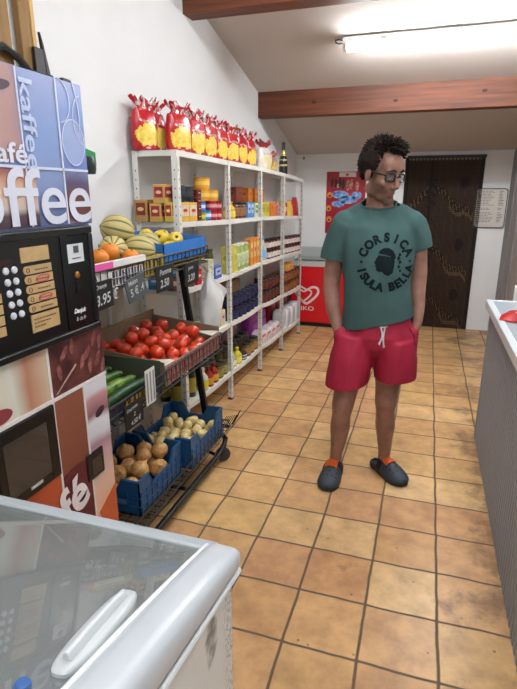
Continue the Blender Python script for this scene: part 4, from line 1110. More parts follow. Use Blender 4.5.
# wire baskets
def basket(name, xf_, xb_, ya, yb, zf, zb_, hf, hb, pitch=.045, extra=0.):
    """open wire tray: rim, floor wires, front wires"""
    mb = MB(); r = .0028; R_ = .0042
    A = lambda x, y, top: (x, y, (zf+(zb_-zf)*(xf_-x)/(xf_-xb_)) + ((hf+(hb-hf)*(xf_-x)/(xf_-xb_)) if top else 0))
    for top in (0, 1):
        c = [A(xf_, ya, top), A(xf_, yb, top), A(xb_, yb, top), A(xb_, ya, top)]
        for k in range(4): mb.tube([c[k], c[(k+1) % 4]], R_, 6)
    if hf > .05:
        c = A(xf_, ya, 0); h2 = hf*.5
        mb.tube([(xf_, ya, zf+h2), (xf_, yb, zf+h2)], r, 6)
    n = int((yb-ya)/pitch)
    for k in range(n+1):
        y = ya+(yb-ya)*k/n
        mb.tube([A(xf_, y, 1), A(xf_, y, 0), A(xb_, y, 0), A(xb_, y, 1)], r, 5)
    m = max(2, int((xf_-xb_)/pitch))
    for k in range(1, m):
        x = xf_+(xb_-xf_)*k/m
        mb.tube([A(x, ya, 1), A(x, ya, 0), A(x, yb, 0), A(x, yb, 1)], r, 5)
    return mb.build(name, mat('4a4c50', .35, .6), stand)
basket('bottom_basket', -.405, -.78, -.46, .68, .197, .197, .05, .05)
mb = MB()       # the bent-up wire end by the second crate
for k in range(7):
    u = k/6; mb.tube([(-.390-.012*k, .685, .20), (-.390-.010*k+.01, .78-.008*k, .245)], .0025, 5)
mb.tube([(-.385,.68,.225),(-.375,.80,.265)], .004, 6)
mb.build('wire_end', BLKM, stand)
basket('middle_basket', -.440, -.89, -.46, .69, .70, .745, .09, .09)
basket('top_basket', -.525, -.90, -.46, .70, 1.205, 1.245, .085, .06)
for yy in (-.435, .715):
    mb = MB()
    for z, xx in ((.197, -.41), (.72, -.45), (1.225, -.53)):
        p = pt_on(yy, z); mb.tube([(xx, yy*.98, z), (p[0], yy, z), (-.88 if z > .5 else -.75, yy, z+.02)], .008, 6)
    mb.build('side_bracket', BLKM, stand)
mb = MB(); mb.tube([(-.93,.30,.10),(-.93,.30,1.30)], .014, 8); mb.tube([(-.93,.30,.10),(-.74,.30,.10)], .010, 8); mb.build('back_post', mat('c9c7c0', .45), stand)

# ---- crates and boxes
def blue_crate(label, x0, x1, y0, y1, z0, H):
    t = thing('produce_crate', label, 'crate', ((x0+x1)/2, (y0+y1)/2, z0), 0, 'blue plastic produce crates')
    BC = mat('1f4f7c', .4, var=.08, scale=10)
    mb = MB(); th = .006
    mb.box(x0, x1, y0, y1, z0, z0+.008); mb.build('crate_floor', BC, t)
    low = z0+H*.62; cl = .085
    def wall(p, q, name, slots):
        # p->q along the wall; raised corners, dipped middle
        p, q = V(p), V(q); d = (q-p); L = d.length; d.normalize(); nrm = V((-d.y, d.x, 0))
        prof = [(0, H), (cl, H), (cl+.035, H*.62), (L-cl-.035, H*.62), (L-cl, H), (L, H)]
        mb = MB(); pts = [p+V((0,0,0)), q+V((0,0,0))]+[p+d*s+V((0,0,h)) for s, h in prof[::-1]]
        mb.prism(pts, nrm*th)
        # rolled rim and ribs
        path = [p+d*s+nrm*(th/2)+V((0,0,h)) for s, h in prof]
        mb.tube(path, .0065, 6)
        k = int(L/.05)
        for j in range(k+1):
            s = .015+(L-.03)*j/k; hh = H*.66
            a = p+d*s-nrm*.004; mb.prism([a-d*.004, a+d*.004, a+d*.004+V((0,0,hh)), a-d*.004+V((0,0,hh))], nrm*.004)
        for hz in (.25, .5):
            a = p-nrm*.004+V((0,0,H*hz)); mb.prism([a, a+d*L, a+d*L+V((0,0,.006)), a+V((0,0,.006))], nrm*.004)
        mb.build('crate_side', BC, t, angle=30)
    wall((x0,y0,z0), (x1,y0,z0), 'n', 0); wall((x1,y0,z0), (x1,y1,z0), 'r', 1); wall((x1,y1,z0), (x0,y1,z0), 'f', 0); wall((x0,y1,z0), (x0,y0,z0), 'l', 1)
    mb = MB(); mb.prism([(x0+(x1-x0)*a, y0-.0055, z0+H*b) for a, b in ((.55,.30),(.8,.30),(.8,.45),(.55,.45))], (0,.002,0)); mb.build('embossed_label', mat('4a7098', .5), t, flat=True)
    return t
blue_crate('blue plastic crate of onions, nearer one on the bottom tier', -.775, -.450, -.285, .125, .203, .165)
blue_crate('blue plastic crate of potatoes, farther one on the bottom tier', -.745, -.408, .15, .585, .203, .165)
PILE = []
def pile(x0, x1, y0, y1, z, r, n, seed, top=None, jit=.25, size=.12):
    """settle n spheres into a bin by dropping them one by one on what lies there"""
    rnd = random.Random(seed); got = []
    for i in range(n):
        best = None
        ri = r*(1+rnd.uniform(-size, size))
        for tr in range(60):
            x = rnd.uniform(x0+ri, x1-ri); y = rnd.uniform(y0+ri, y1-ri); zz = z+ri
            for (a, b, c, q) in got:
                dd = (a-x)**2+(b-y)**2; s = (q+ri)**2*.94
                if dd < s: zz = max(zz, c+math.sqrt(s-dd))
            if best is None or zz < best[2]-1e-5: best = (x, y, zz, ri)
        got.append(best)
    return got
def onion_mesh(t):
    mb = MB(); mb.lathe([(.003, -.96), (.35, -.9), (.78, -.55), (.98, -.05), (.92, .38), (.60, .76), (.25, .93), (.10, 1.12), (.06, 1.3), (.01, 1.33)], 16)
    mb.build('bulb', mat('d2a86c', .35, c2='b87c40', scale=3.2, coat=.15), t, local=True)
    mb = MB()
    for k in range(7):
        a = 2*PI*k/7; mb.tube([(0, 0, -.93), (.12*math.cos(a), .12*math.sin(a), -1.02), (.18*math.cos(a*1.2), .18*math.sin(a*1.2), -1.06)], .025, 4)
    mb.build('roots', mat('d8c49a', .8), t, local=True)
op = None
for i, (x, y, z, r) in enumerate(pile(-.765, -.460, -.275, .115, .212, .044, 18, 4)):
    lab = 'brown onion lying under the top layer in the nearer blue crate'
    if op is None:
        op = thing('onion', lab, 'onion', group='onions in the blue crate'); onion_mesh(op); o = op
    else: o = copy_tree(op)
    o.location = (x, y, z); o.scale = (r, r, r*.93); rnd = random.Random(i*3+1)
    o.rotation_euler = (rnd.uniform(-.9,.9), rnd.uniform(-.9,.9), rnd.uniform(0,6))
    o['zz'] = z
onions = sorted([o for o in bpy.data.objects if o.get('category') == 'onion'], key=lambda o: -o['zz'])
def potato_mesh(t, s):
    mb = MB(); mb.ell((0,0,0), (1.12, .92, .88), nu=14, nv=9, fn=lambda d: 1+.07*math.sin(3*d.x+s)+.05*math.sin(4*d.y+2*s)+.03*math.sin(7*d.z+s))
    mb.build('skin', mat('ead494', .5, c2='d0b474', scale=2.2), t, local=True)
    mb = MB()
    for k in range(4):
        a = 1.7*k+s; mb.ell((.95*math.cos(a)*.95, .8*math.sin(a), .3*math.sin(3*a)), (.06, .07, .05), nu=6, nv=4)
    mb.build('eyes', mat('8a6c3c', .7), t, local=True)
pp = []
for i, (x, y, z, r) in enumerate(pile(-.735, -.418, .16, .575, .212, .030, 50, 8)):
    if i < 3:
        o = thing('potato', 'pale potato lying under the top layer in the farther blue crate', 'potato', group='potatoes in the blue crate'); potato_mesh(o, i*1.3); pp.append(o)
    else: o = copy_tree(pp[i % 3])
    o.location = (x, y, z); o.scale = (r*.98, r*.98, r*.98); rnd = random.Random(i*5+1)
    o.rotation_euler = (rnd.uniform(-.7,.7), rnd.uniform(-.7,.7), rnd.uniform(0,6)); o['zz'] = z
def rank_labels(objs, noun, crate, fnear):
    """the uppermost ones get a place of their own; the buried ones share a label"""
    objs = sorted(objs, key=lambda o: o.location.y)
    return objs
potatoes = sorted([o for o in bpy.data.objects if o.get('category') == 'potato'], key=lambda o: -o['zz'])

# tomato box: tilted cardboard tray
def tilt(x): return .045*(-.455-x)/.43      # rise towards the back of the middle tier
tb = thing('tomato_box', 'open cardboard tray of tomatoes with red striped front on the middle tier', 'box', (-.67, .29, .72))
CB = mat('8a7058', .8, var=.12, scale=12); CBW = mat('c4bcae', .7)
bx0, bx1, by0, by1 = -.885, -.452, .0, .66
mb = MB()
z_ = lambda x: .712+tilt(x)
mb.hexa([(bx0,by0,z_(bx0)),(bx1,by0,z_(bx1)),(bx1,by1,z_(bx1)),(bx0,by1,z_(bx0)),(bx0,by0,z_(bx0)+.006),(bx1,by0,z_(bx1)+.006),(bx1,by1,z_(bx1)+.006),(bx0,by1,z_(bx0)+.006)])
mb.build('box_floor', CB, tb)
for (xa, ya, xb, yb, h) in ((bx0,by0,bx1,by0,.115),(bx0,by1,bx1,by1,.125),(bx0,by0,bx0,by1,.13)):
    mb = MB(); dx, dy = (.005, 0) if xa == xb else (0, .005)
    mb.hexa([(xa,ya,z_(xa)),(xb+dx,yb if dx else ya,z_(xb)),(xb+dx,yb+dy,z_(xb)),(xa,yb+dy if not dx else yb,z_(xa)),
             (xa,ya,z_(xa)+h),(xb+dx,yb if dx else ya,z_(xb)+h),(xb+dx,yb+dy,z_(xb)+h),(xa,yb+dy if not dx else yb,z_(xa)+h)])
    mb.build('box_side', CB, tb)
mb = MB(); mb.box(bx1, bx1+.005, by0, by1, z_(bx1), z_(bx1)+.092); fr = mb.build('box_front', mat('8e8272', .7), tb)
mb = MB()
for k in range(20):
    y = by0+.012+k*.0325; lean = -.025+.05*k/19
    mb.prism([(bx1+.0052, y, z_(bx1)+.006), (bx1+.0052, y+.014, z_(bx1)+.006), (bx1+.0052, min(y+.014+lean, by1), z_(bx1)+.088), (bx1+.0052, max(by0, y+lean), z_(bx1)+.088)], (.0008, 0, 0))
mb.build('red_stripes', mat('b02030', .5), fr, flat=True)
for yy in (by0, by1-.10):
    mb = MB(); x_ = bx0; mb.prism([(bx1-.10,yy,z_(bx1)+.095+.02),(bx1,yy,z_(bx1)+.095),(bx1,yy+.10,z_(bx1)+.095),(bx1-.02,yy+.10,z_(bx1)+.098)], (0,0,.004)); mb.build('corner_flap', CBW, tb, flat=True)
mb = MB(); mb.box(bx0-.012, bx0-.004, -.45, .70, .80, .905); o = mb.build('cardboard_sheet', mat('94744e', .8, var=.15, scale=9), None)
tag(o, 'brown cardboard strip standing behind the tomato tray', 'cardboard')
def tomato_mesh(t, s):
    mb = MB(); mb.ell((0,0,0), (1, 1, .86), nu=20, nv=12, fn=lambda d: (1+.035*math.cos(5*math.atan2(d.y, d.x)+s)*(1-d.z*d.z))*(1-.13*max(0, d.z)**10))
    mb.build('fruit', mat('e04a22', .18, c2='cc341a', scale=1.5, coat=.5), t, local=True)
    mb = MB()
    for k in range(5):
        a = 2*PI*k/5+s; mb.tube([(0,0,.78), (.16*math.cos(a), .16*math.sin(a), .82), (.36*math.cos(a+.2), .36*math.sin(a+.2), .83)], [.05, .05, .01], 4)
    mb.tube([(0,0,.76), (.02,.01,.96)], [.05,.04], 5)
    mb.build('calyx', mat('4a6a28', .6), t, local=True)
tp_ = []
for i, (x, y, z, r) in enumerate(pile(-.865, -.462, .03, .60, .725, .037, 46, 12, size=.08)):
    if i < 2:
        o = thing('tomato', 'red tomato lying under the top layer in the cardboard tray', 'tomato', group='tomatoes in the cardboard tray'); tomato_mesh(o, i*1.1); tp_.append(o)
    else: o = copy_tree(tp_[i % 2])
    rnd = random.Random(i*7+2)
    o.location = (x, y, z+tilt(x)); o.scale = (r,)*3; o.rotation_euler = (rnd.uniform(-1,1), rnd.uniform(-1,1), rnd.uniform(0,6)); o['zz'] = z
tomatoes = sorted([o for o in bpy.data.objects if o.get('category') == 'tomato'], key=lambda o: -o['zz'])

# courgette box, nearer part of the middle tier
t = thing('courgette_box', 'dark cardboard box of courgettes with yellow printed side on the middle tier', 'box', (-.67, -.22, .72))
cx0, cx1, cy0_, cy1_ = -.86, -.455, -.44, -.025
mb = MB(); mb.hexa([(cx0,cy0_,z_(cx0)),(cx1,cy0_,z_(cx1)),(cx1,cy1_,z_(cx1)),(cx0,cy1_,z_(cx0)),(cx0,cy0_,z_(cx0)+.006),(cx1,cy0_,z_(cx1)+.006),(cx1,cy1_,z_(cx1)+.006),(cx0,cy1_,z_(cx0)+.006)]); mb.build('box_floor', mat('2c3a2a', .7), t)
mb = MB(); mb.box(cx0, cx1, cy1_-.005, cy1_, .74, .845); mb.box(cx0, cx1, cy0_, cy0_+.005, .74, .82); mb.box(cx0-.002, cx0+.004, cy0_, cy1_, .75, .87); mb.build('box_side', mat('4a4f3c', .7), t)
mb = MB(); mb.box(cx1, cx1+.005, cy0_, cy1_, .715, .775); f_ = mb.build('box_front', mat('2c2a38', .6), t)
mb = MB()
for k in range(6):
    y = -.34+.034*k; mb.prism([(cx1+.0052, y, .722), (cx1+.0052, y+.022, .722), (cx1+.0052, y+.034, .770), (cx1+.0052, y+.010, .770)], (.001,0,0))
mb.build('yellow_print', mat('c8a028', .5, c2='a8781c', scale=40), f_, flat=True)
def courgette(label, p, q, r, c):
    p, q = V(p), V(q); m = (p+q)/2
    t = thing('courgette', label, 'courgette', m, 0, 'courgettes in the box')
    mb = MB(); n = 12; path = []; rs = []
    for k in range(n+1):
        u = k/n; path.append(p.lerp(q, u)+V((0,0,.008*math.sin(PI*u)))); rs.append(r*(.55+.45*min(1, math.sin(PI*min(u+.08, .96))**.5*1.1)))
    mb.tube(path, rs, 12); mb.build('flesh', mat(c, .4, c2='1e3c18', scale=25), t)
    mb = MB(); d = (q-p).normalized(); mb.tube([q, q+d*.012, q+d*.022], [r*.42, r*.3, r*.33], 8); mb.build('stem', mat('7a9a4a', .6), t)
    mb = MB(); mb.tube([p, p-d*.004], [r*.42, r*.25], 8); mb.build('blossom_end', mat('a8b060', .6), t)
courgette('dark green courgette lying at the back of the courgette box', (-.80,-.41,.800), (-.78,-.08,.800), .026, '1f4a22')
courgette('green courgette lying in the middle of the courgette box', (-.73,-.41,.790), (-.71,-.07,.790), .026, '2a5a26')
courgette('light green courgette lying across the front of the courgette box', (-.655,-.42,.783), (-.64,-.09,.783), .027, '4f7a2c')
courgette('yellow green courgette at the front edge of the courgette box', (-.58,-.41,.775), (-.565,-.10,.775), .026, '7a9a34')
courgette('dark courgette behind the white price card', (-.51,-.40,.768), (-.50,-.08,.768), .026, '1d421f')

# top tier: melons, oranges, apples
def melon(label, p, r, rot):
    t = thing('melon', label, 'melon', p, 0, 'striped melons on the top tier')
    mb = MB(); R = Euler(rot).to_matrix()
    mb.T = Mx.Translation(p) @ R.to_4x4()
    mb.mi = 0
    mb.ell((0,0,0), (r*.96, r*.96, r*1.06), nu=80, nv=16, fn=lambda d: 1+.035*abs(math.cos(5*math.atan2(d.y, d.x)))**.6-.03)
    for k, f in enumerate(mb.f):
        c = sum((V(mb.v[i]) for i in f), V())/len(f); l = R.transposed() @ (c-V(p)); a = math.atan2(l.y, l.x)
        if abs(math.cos(5*a)) < .22: mb.m[k] = 1
    mb.build('rind', [mat('ccb878', .55, c2='b8a868', scale=9, bump=.15), mat('6a7040', .6)], t, angle=80)
    mb = MB(); mb.T = Mx.Translation(p) @ R.to_4x4(); mb.lathe([(.010, r*1.03), (.007, r*1.10), (.001, r*1.11)], 8); mb.build('stem', mat('8a7c48', .7), t)
ZT = 1.245
melon('striped melon nearest the coffee machine, just behind the oranges', (-.66, -.02, 1.333), .066, (1.2, .5, .4))
melon('striped melon at the front of the pile on the white banded tray', (-.62, .135, 1.325), .068, (1.45, .2, -1.1))
melon('largest striped melon resting on top of the pile', (-.735, .14, 1.408), .074, (1.3, .25, -.9))
melon('pale striped melon half hidden behind the front melon', (-.72, .385, 1.325), .062, (1.4, .2, -1.3))
def orange(label, p, r):
    t = thing('orange', label, 'orange', p, 0, 'oranges on the top tier')
    mb = MB(); mb.ell(p, (r, r, r*.93), nu=20, nv=12); mb.build('peel', mat('e2841e', .4, bump=.2, scale=150), t, angle=80)
    mb = MB(); mb.ell((p[0]+r*.3, p[1]-r*.2, p[2]+r*.87), (.006, .006, .003), nu=8, nv=5); mb.build('stem_button', mat('6a7a34', .7), t)
orange('orange at the front left beside the coffee machine', (-.60, -.216, 1.322), .042)
orange('orange behind and to the right of the leftmost orange', (-.61, -.125, 1.338), .042)
orange('orange wedged low in front of the melons', (-.565, -.035, 1.308), .038)
orange('orange mostly hidden behind the coffee machine', (-.63, -.33, 1.322), .042)
def apple(label, p, r, rot):
    t = thing('apple', label, 'apple', p, 0, 'yellow apples on the top tier')
    T_ = Mx.Translation(p) @ Euler(rot).to_matrix().to_4x4()
    prof = [(.02, -.80), (.30, -.92), (.62, -.80), (.90, -.35), (1.0, .12), (.90, .55), (.62, .84), (.32, .90), (.12, .74), (.01, .64)]
    mb = MB(); mb.T = T_; mb.lathe([(a*r, b*r) for a, b in prof], 20); mb.build('skin', mat('e0c02c', .3, c2='d0b030', scale=4, coat=.3), t, angle=80)
    mb = MB(); mb.T = T_; mb.tube([(0,0,.62*r), (.02*r,.05*r,.85*r), (.08*r,.12*r,1.08*r)], .0022, 5); mb.build('stem', mat('5a4020', .7), t)
    mb = MB(); mb.T = T_; mb.lathe([(.20*r, .835*r), (.10*r, .735*r), (.01*r, .66*r)], 12, cap=False); mb.build('stem_cavity', mat('6a5a1c', .6), t)
apple('yellow apple at the back left, just right of the big melon', (-.82, .55, 1.345), .043, (.9, .9, 0))
apple('yellow apple with dark stem cavity, middle of the blue tray', (-.71, .50, 1.342), .042, (1.1, .7, 0))
apple('yellow apple at the back right of the blue tray', (-.78, .655, 1.335), .042, (.4, .5, 0))
apple('yellow apple at the right end of the blue tray', (-.69, .635, 1.325), .044, (.9, .6, .3))
apple('yellow apple low at the front left of the blue tray', (-.63, .45, 1.30), .036, (.7, .5, 0))
# trays on the top tier
t = thing('fruit_tray', 'white tray with pink corner and slotted front under the melons', 'tray', (-.70, -.18, 1.24))
mb = MB(); zt = lambda x: 1.213+.04*(-.525-x)/.375
def slab(mb, x0, x1, y0, y1, dz0, dz1):
    mb.hexa([(x0,y0,zt(x0)+dz0),(x1,y0,zt(x1)+dz0),(x1,y1,zt(x1)+dz0),(x0,y1,zt(x0)+dz0),(x0,y0,zt(x0)+dz1),(x1,y0,zt(x1)+dz1),(x1,y1,zt(x1)+dz1),(x0,y1,zt(x0)+dz1)])
slab(mb, -.88, -.535, -.44, .0, 0, .006); mb.build('tray_floor', mat('9a958a', .6), t)
mb = MB(); slab(mb, -.535, -.530, -.44, .0, 0, .062); slab(mb, -.535, -.518, -.43, .01, .080, .104); f_ = mb.build('tray_front', mat('dcdad6', .45), t)
mb = MB(); slab(mb, -.5175, -.515, -.43, -.245, .080, .105); mb.build('pink_band', mat('dc5aa0', .45), f_, flat=True)
mb = MB(); rnd = random.Random(2)
for k in range(10):
    y = -.235+.0235*k; slab(mb, -.530, -.5285, y, y+.012, .006, .06)
mb.build('dark_slots', mat('5a4a5c', .6), f_, flat=True)
mb = MB()
for k, c in enumerate(range(7)):
    y = -.43+.028*k; slab(mb, -.530, -.5285, y, y+.02, .004, .03)
mb.build('coloured_print', mat('c03028', .5, c2='d8b030', scale=18), f_, flat=True)
t = thing('yellow_tray', 'low olive yellow slotted tray between the white tray and the blue tray', 'tray', (-.70, .18, 1.24))
mb = MB(); slab(mb, -.88, -.535, .015, .19, 0, .006); mb.build('tray_floor', mat('6a6030', .6), t)
mb = MB(); slab(mb, -.535, -.529, .015, .19, 0, .088); slab(mb, -.88, -.53, .185, .19, 0, .085); mb.build('tray_front', mat('9a8428', .55, c2='b89c3a', scale=20), t)
mb = MB()
for k in range(5): slab(mb, -.529, -.5275, .025+.033*k, .035+.033*k, .012, .070)
mb.build('dark_slots', mat('4a3c1c', .6), t, flat=True)
t = thing('apple_tray', 'bright blue cardboard tray holding the yellow apples', 'tray', (-.70, .49, 1.24))
BT = mat('2f78c8', .5, var=.1, scale=12)
mb = MB(); slab(mb, -.86, -.535, .20, .69, 0.01, .016); mb.build('tray_floor', mat('a08840', .6), t)
for (x0_, x1_, y0_, y1_) in ((-.535,-.530,.20,.69),(-.86,-.855,.20,.69),(-.86,-.53,.20,.205),(-.86,-.53,.685,.69)):
    mb = MB(); slab(mb, x0_, x1_, y0_, y1_, .045, .128); mb.build('tray_side', BT, t)
mb = MB(); slab(mb, -.86, -.53, .20, .69, .03, .045); mb.build('tray_base', mat('28323a', .6), t)

# chalk price boards
def chalk(label, o, u, v, w, h, lines, col='0e1011'):
    t = thing('chalk_board', label, 'sign', o, 0, 'chalk price boards on the stand')
    M = frame(o, u, v)
    mb = MB(); mb.T = M; mb.box(0, w, 0, h, -.004, 0); mb.build('slate', mat(col, .6), t, bevel=.002)
    mb = MB()
    for (txt, x, y, hh) in lines: text_fit(mb, txt, None, h*hh, M @ Mx.Translation((w*x, h*y, 0)) @ Mx.Rotation(.05, 4, 'Z'), .0008, .012, .2)
    mb.build('chalk_writing', mat('c3c8c4', .8), t, flat=True)
    mb = MB(); mb.T = M; mb.tube([(w*.3, h*.97, -.006), (w*.3, h+.02, -.012), (w*.3, h+.03, -.03)], .0018, 5); mb.build('wire_hook', BLKM, t)
chalk('black chalk price board hanging beside the coffee machine under the oranges', (-.508, -.395, 1.145), (0,1,.02), (0,-.02,1), .125, .11, [('Orange', .12, .68, .20), ('3.95 €', .08, .15, .40)])
chalk('grey tilted chalk price board hanging under the melons', (-.505, -.165, 1.130), (0,1,.13), (0,-.30,1), .155, .105, [('Melon', .15, .68, .20), ('5 € .4', .15, .22, .34)], '4a5052')
chalk('black chalk price board hanging under the olive yellow tray', (-.50, .060, 1.135), (0,1,0), (0,0,1), .165, .12, [('Pomme', .2, .62, .22), ('2.50', .2, .15, .3)])
chalk('black chalk price board leaning under the blue apple tray', (-.50, .345, 1.12), (0,1,0), (0,.12,1), .17, .115, [('Jaune', .2, .62, .22), ('3.20', .2, .15, .3)])
chalk('black chalk price board on the middle tier under the courgettes', (-.430, -.375, .655), (0,1,0), (0,0,1), .140, .108, [('Courgette', .10, .66, .17), ('2', .45, .42, .16), ('4.50 €', .28, .1, .2)])
t = thing('price_card', 'white slotted price card strip clipped to the middle tier by the tomatoes', 'card', (-.43, -.17, .72))
mb = MB(); mb.box(-.431, -.428, -.21, -.13, .70, .858); mb.build('card', mat('cfcdc6', .6), t)
mb = MB()
for k in range(3): mb.box(-.428, -.4272, -.20+.026*k, -.19+.026*k, .71, .845)
mb.build('grey_stripes', mat('7a7c80', .6), t, flat=True)

# beige sack behind and white carrier bag at the end
t = thing('paper_sack', 'beige paper sack standing behind the middle tier', 'sack', (-.955, .12, .0))
mb = MB(); rings = []
for k in range(14):
    u = k/13; z = 1.17*u
    rings.append([(-.965+.035*math.sin(a)*(1+.12*math.sin(5*a+4*u)), .33+.19*math.cos(a)*(1-.12*u*u)+.012*math.sin(7*u), z) for a in [2*PI*j/24 for j in range(24)]])
mb.loft(rings); mb.build('paper', mat('b3ab98', .7, var=.12, scale=5, bump=.3), t, angle=70)
mb = MB(); rings = []
for k in range(3): rings.append([(-.965+.028*math.sin(a), .33+(.168-.01*k)*math.cos(a), 1.165+.02*k) for a in [2*PI*j/24 for j in range(24)]])
mb.loft(rings); mb.build('folded_top', mat('c0b8a4', .7), t)
t = thing('carrier_bag', 'crumpled white plastic carrier bag hanging from the end of the stand', 'bag', (-.57, .82, .72))
mb = MB(); rings = []
prof = [(1.135,.012,.010,0),(1.11,.018,.014,0),(1.075,.045,.022,.01),(1.03,.095,.038,.045),(.985,.150,.05,.085),(.965,.150,.055,.085),(.90,.100,.058,.035),(.84,.075,.052,.01),(.78,.058,.045,-.005),(.735,.045,.03,-.01),(.72,.03,.02,-.01)]
for k, (z, wy, wx, off) in enumerate(prof):
    rings.append([(-.565+wx*math.sin(a)*(1+.32*math.sin(3*a+k*.35)+.12*math.sin(7*a+k)), .80+off+wy*math.cos(a)*(1+.08*math.sin(4*a+k)), z+.008*math.sin(3*a)) for a in [2*PI*j/22 for j in range(22)]])
mb.loft(rings); mb.build('bag_film', mat('d6d6d2', .35, bump=.25, scale=14), t, angle=40)
mb = MB(); mb.tube([(-.565,.80,1.125),(-.575,.76,1.165),(-.60,.725,1.185)], [(.014,.005),(.012,.004),(.012,.004)], 8); mb.build('bag_handle', mat('d0d0cc', .4), t)
# labels for loose produce: the ones lying on top are told apart by where they lie, the buried ones are not
def spread(objs, n, noun, where, along=('near end', 'far end')):
    vis = objs[:n]
    vis.sort(key=lambda o: o.location.y)
    for i, o in enumerate(vis):
        side = 'wall side' if o.location.x < sum(q.location.x for q in vis)/n else 'aisle side'
        o['label'] = f'{noun} on the heap, {ORD[i] if i < 12 else ""} from the near end, {where}'.replace(' ,', ',')
    for o in objs: del o['zz']
spread(onions, 12, 'brown onion', 'nearer blue crate')
spread(potatoes, 12, 'pale potato', 'farther blue crate')
spread(tomatoes, 12, 'red tomato', 'cardboard tray')
# ------------------------------------------------------------------ the man
man = thing('person', 'man in green printed t-shirt, red shorts and dark clogs, hands in pockets, looking down', 'person', (.41, .68, 0))
def skin_mat():
    m = bpy.data.materials.new('skin'); m.use_nodes = True
    nt, b = nodes(m)
    at = N(nt, 'Attribute'); at.attribute_name = 'stubble'
    tc = N(nt, 'TexCoord'); nz = N(nt, 'TexNoise'); nz.inputs['Scale'].default_value = 14; nz.inputs['Detail'].default_value = 4; nt.links.new(tc.outputs['Object'], nz.inputs[0])
    r = N(nt, 'ValToRGB'); r.color_ramp.elements[0].position = .3; r.color_ramp.elements[1].position = .7
    r.color_ramp.elements[0].color = lin('8a6454'); r.color_ramp.elements[1].color = lin('a97c69'); nt.links.new(nz.outputs['Fac'], r.inputs[0])
    mx = N(nt, 'Mix'); mx.data_type = 'RGBA'; mx.inputs[7].default_value = lin('4a332a')
    nt.links.new(at.outputs['Fac'], mx.inputs[0]); nt.links.new(r.outputs[0], mx.inputs[6])
    a2 = N(nt, 'Attribute'); a2.attribute_name = 'lips'
    m2 = N(nt, 'Mix'); m2.data_type = 'RGBA'; m2.inputs[7].default_value = lin('8e4a46'); nt.links.new(a2.outputs['Fac'], m2.inputs[0]); nt.links.new(mx.outputs[2], m2.inputs[6])
    nt.links.new(m2.outputs[2], b.inputs['Base Color']); b.inputs['Roughness'].default_value = .5
    b.inputs['Subsurface Weight'].default_value = .08; b.inputs['Subsurface Radius'].default_value = (.012,.005,.003)
    return m
SKIN = skin_mat()
# head frame
HA = math.radians(50); HP = math.radians(17)
f0 = V((math.sin(HA), -math.cos(HA), 0)); 
fwd = (f0*math.cos(HP)+V((0,0,-1))*math.sin(HP)).normalized()
hup = (V((0,0,1))*math.cos(HP)+f0*math.sin(HP)).normalized()
lft = hup.cross(fwd).normalized()          # person's left
HC = V((.409, .695, 1.668))
HM = Mx(((lft.x, fwd.x, hup.x, HC.x), (lft.y, fwd.y, hup.y, HC.y), (lft.z, fwd.z, hup.z, HC.z), (0,0,0,1))) @ Mx.Scale(1.05, 4)   # local x = his left, y = forward, z = up
HI = HM.inverted()
body = MB()
def limb(mb, pts, n=14):
    """pts: (x,y,z,r) or (x,y,z,rx,ry)"""
    mb.tube([p[:3] for p in pts], [(p[3], p[4] if len(p) > 4 else p[3]) for p in pts], n)
    for e in (pts[0], pts[-1]): mb.ell(e[:3], (min(e[3:5]),)*3, nu=12, nv=8)
body.T = HM
body.ell((0,-.018,.040), (.077,.100,.092), nu=24, nv=16)         # skull
body.ell((0,.030,-.025), (.066,.066,.095), nu=20, nv=14)         # face
body.ell((0,.052,.045), (.062,.050,.055), nu=16, nv=10)          # forehead
body.ell((0,.042,-.088), (.050,.050,.038), nu=16, nv=10)         # jaw
for s in (-1, 1): body.ell((s*.046,.008,-.075), (.016,.045,.028), nu=12, nv=8)
body.ell((0,.080,-.108), (.022,.016,.016), nu=12, nv=8)          # chin
body.tube([(0,.090,.022),(0,.104,-.005),(0,.117,-.032),(0,.108,-.043)], [(.008,.008),(.010,.010),(.014,.012),(.012,.008)], 10)
for s in (-1, 1):
    body.ell((s*.012,.103,-.038), (.009,.011,.008), nu=10, nv=6)
    body.ell((s*.032,.083,.030), (.024,.011,.008), nu=12, nv=6)  # brow
    body.ell((s*.040,.070,-.028), (.022,.020,.020), nu=12, nv=8) # cheek
    body.ell((s*.083,.000,-.006), (.008,.020,.033), nu=12, nv=8)  # ear
    body.ell((s*.076,.002,-.026), (.006,.010,.012), nu=8, nv=6)
body.ell((0,.092,-.064), (.023,.010,.006), nu=12, nv=6); body.ell((0,.090,-.076), (.020,.010,.007), nu=12, nv=6)
body.T = Mx()
# neck and trunk
limb(body, [(.405,.712,1.62,.061),(.405,.720,1.56,.064),(.408,.73,1.50,.072)], 16)
YAW = math.radians(9)
def ell_ring(cx, cy, z, rx, ry, n=28, yaw=YAW, pw=1., tz=0.):
    R = []
    for k in range(n):
        a = 2*PI*k/n; c, s = math.cos(a), math.sin(a)
        c = abs(c)**pw*(1 if c > 0 else -1); s = abs(s)**pw*(1 if s > 0 else -1)
        lx, ly = rx*c, ry*s
        R.append((cx+lx*math.cos(yaw)-ly*math.sin(yaw), cy+lx*math.sin(yaw)+ly*math.cos(yaw), z+tz*c))
    return R
trunk = [(.43,.705,.80,.155,.11),(.435,.705,.90,.158,.11),(.43,.70,1.0,.150,.108),(.425,.70,1.12,.150,.108),(.418,.705,1.25,.158,.110),(.412,.715,1.36,.168,.105),(.408,.722,1.43,.165,.085),(.406,.727,1.48,.10,.065),(.406,.727,1.52,.065,.058)]
body.loft([ell_ring(x, y, z, rx, ry) for x, y, z, rx, ry in trunk])
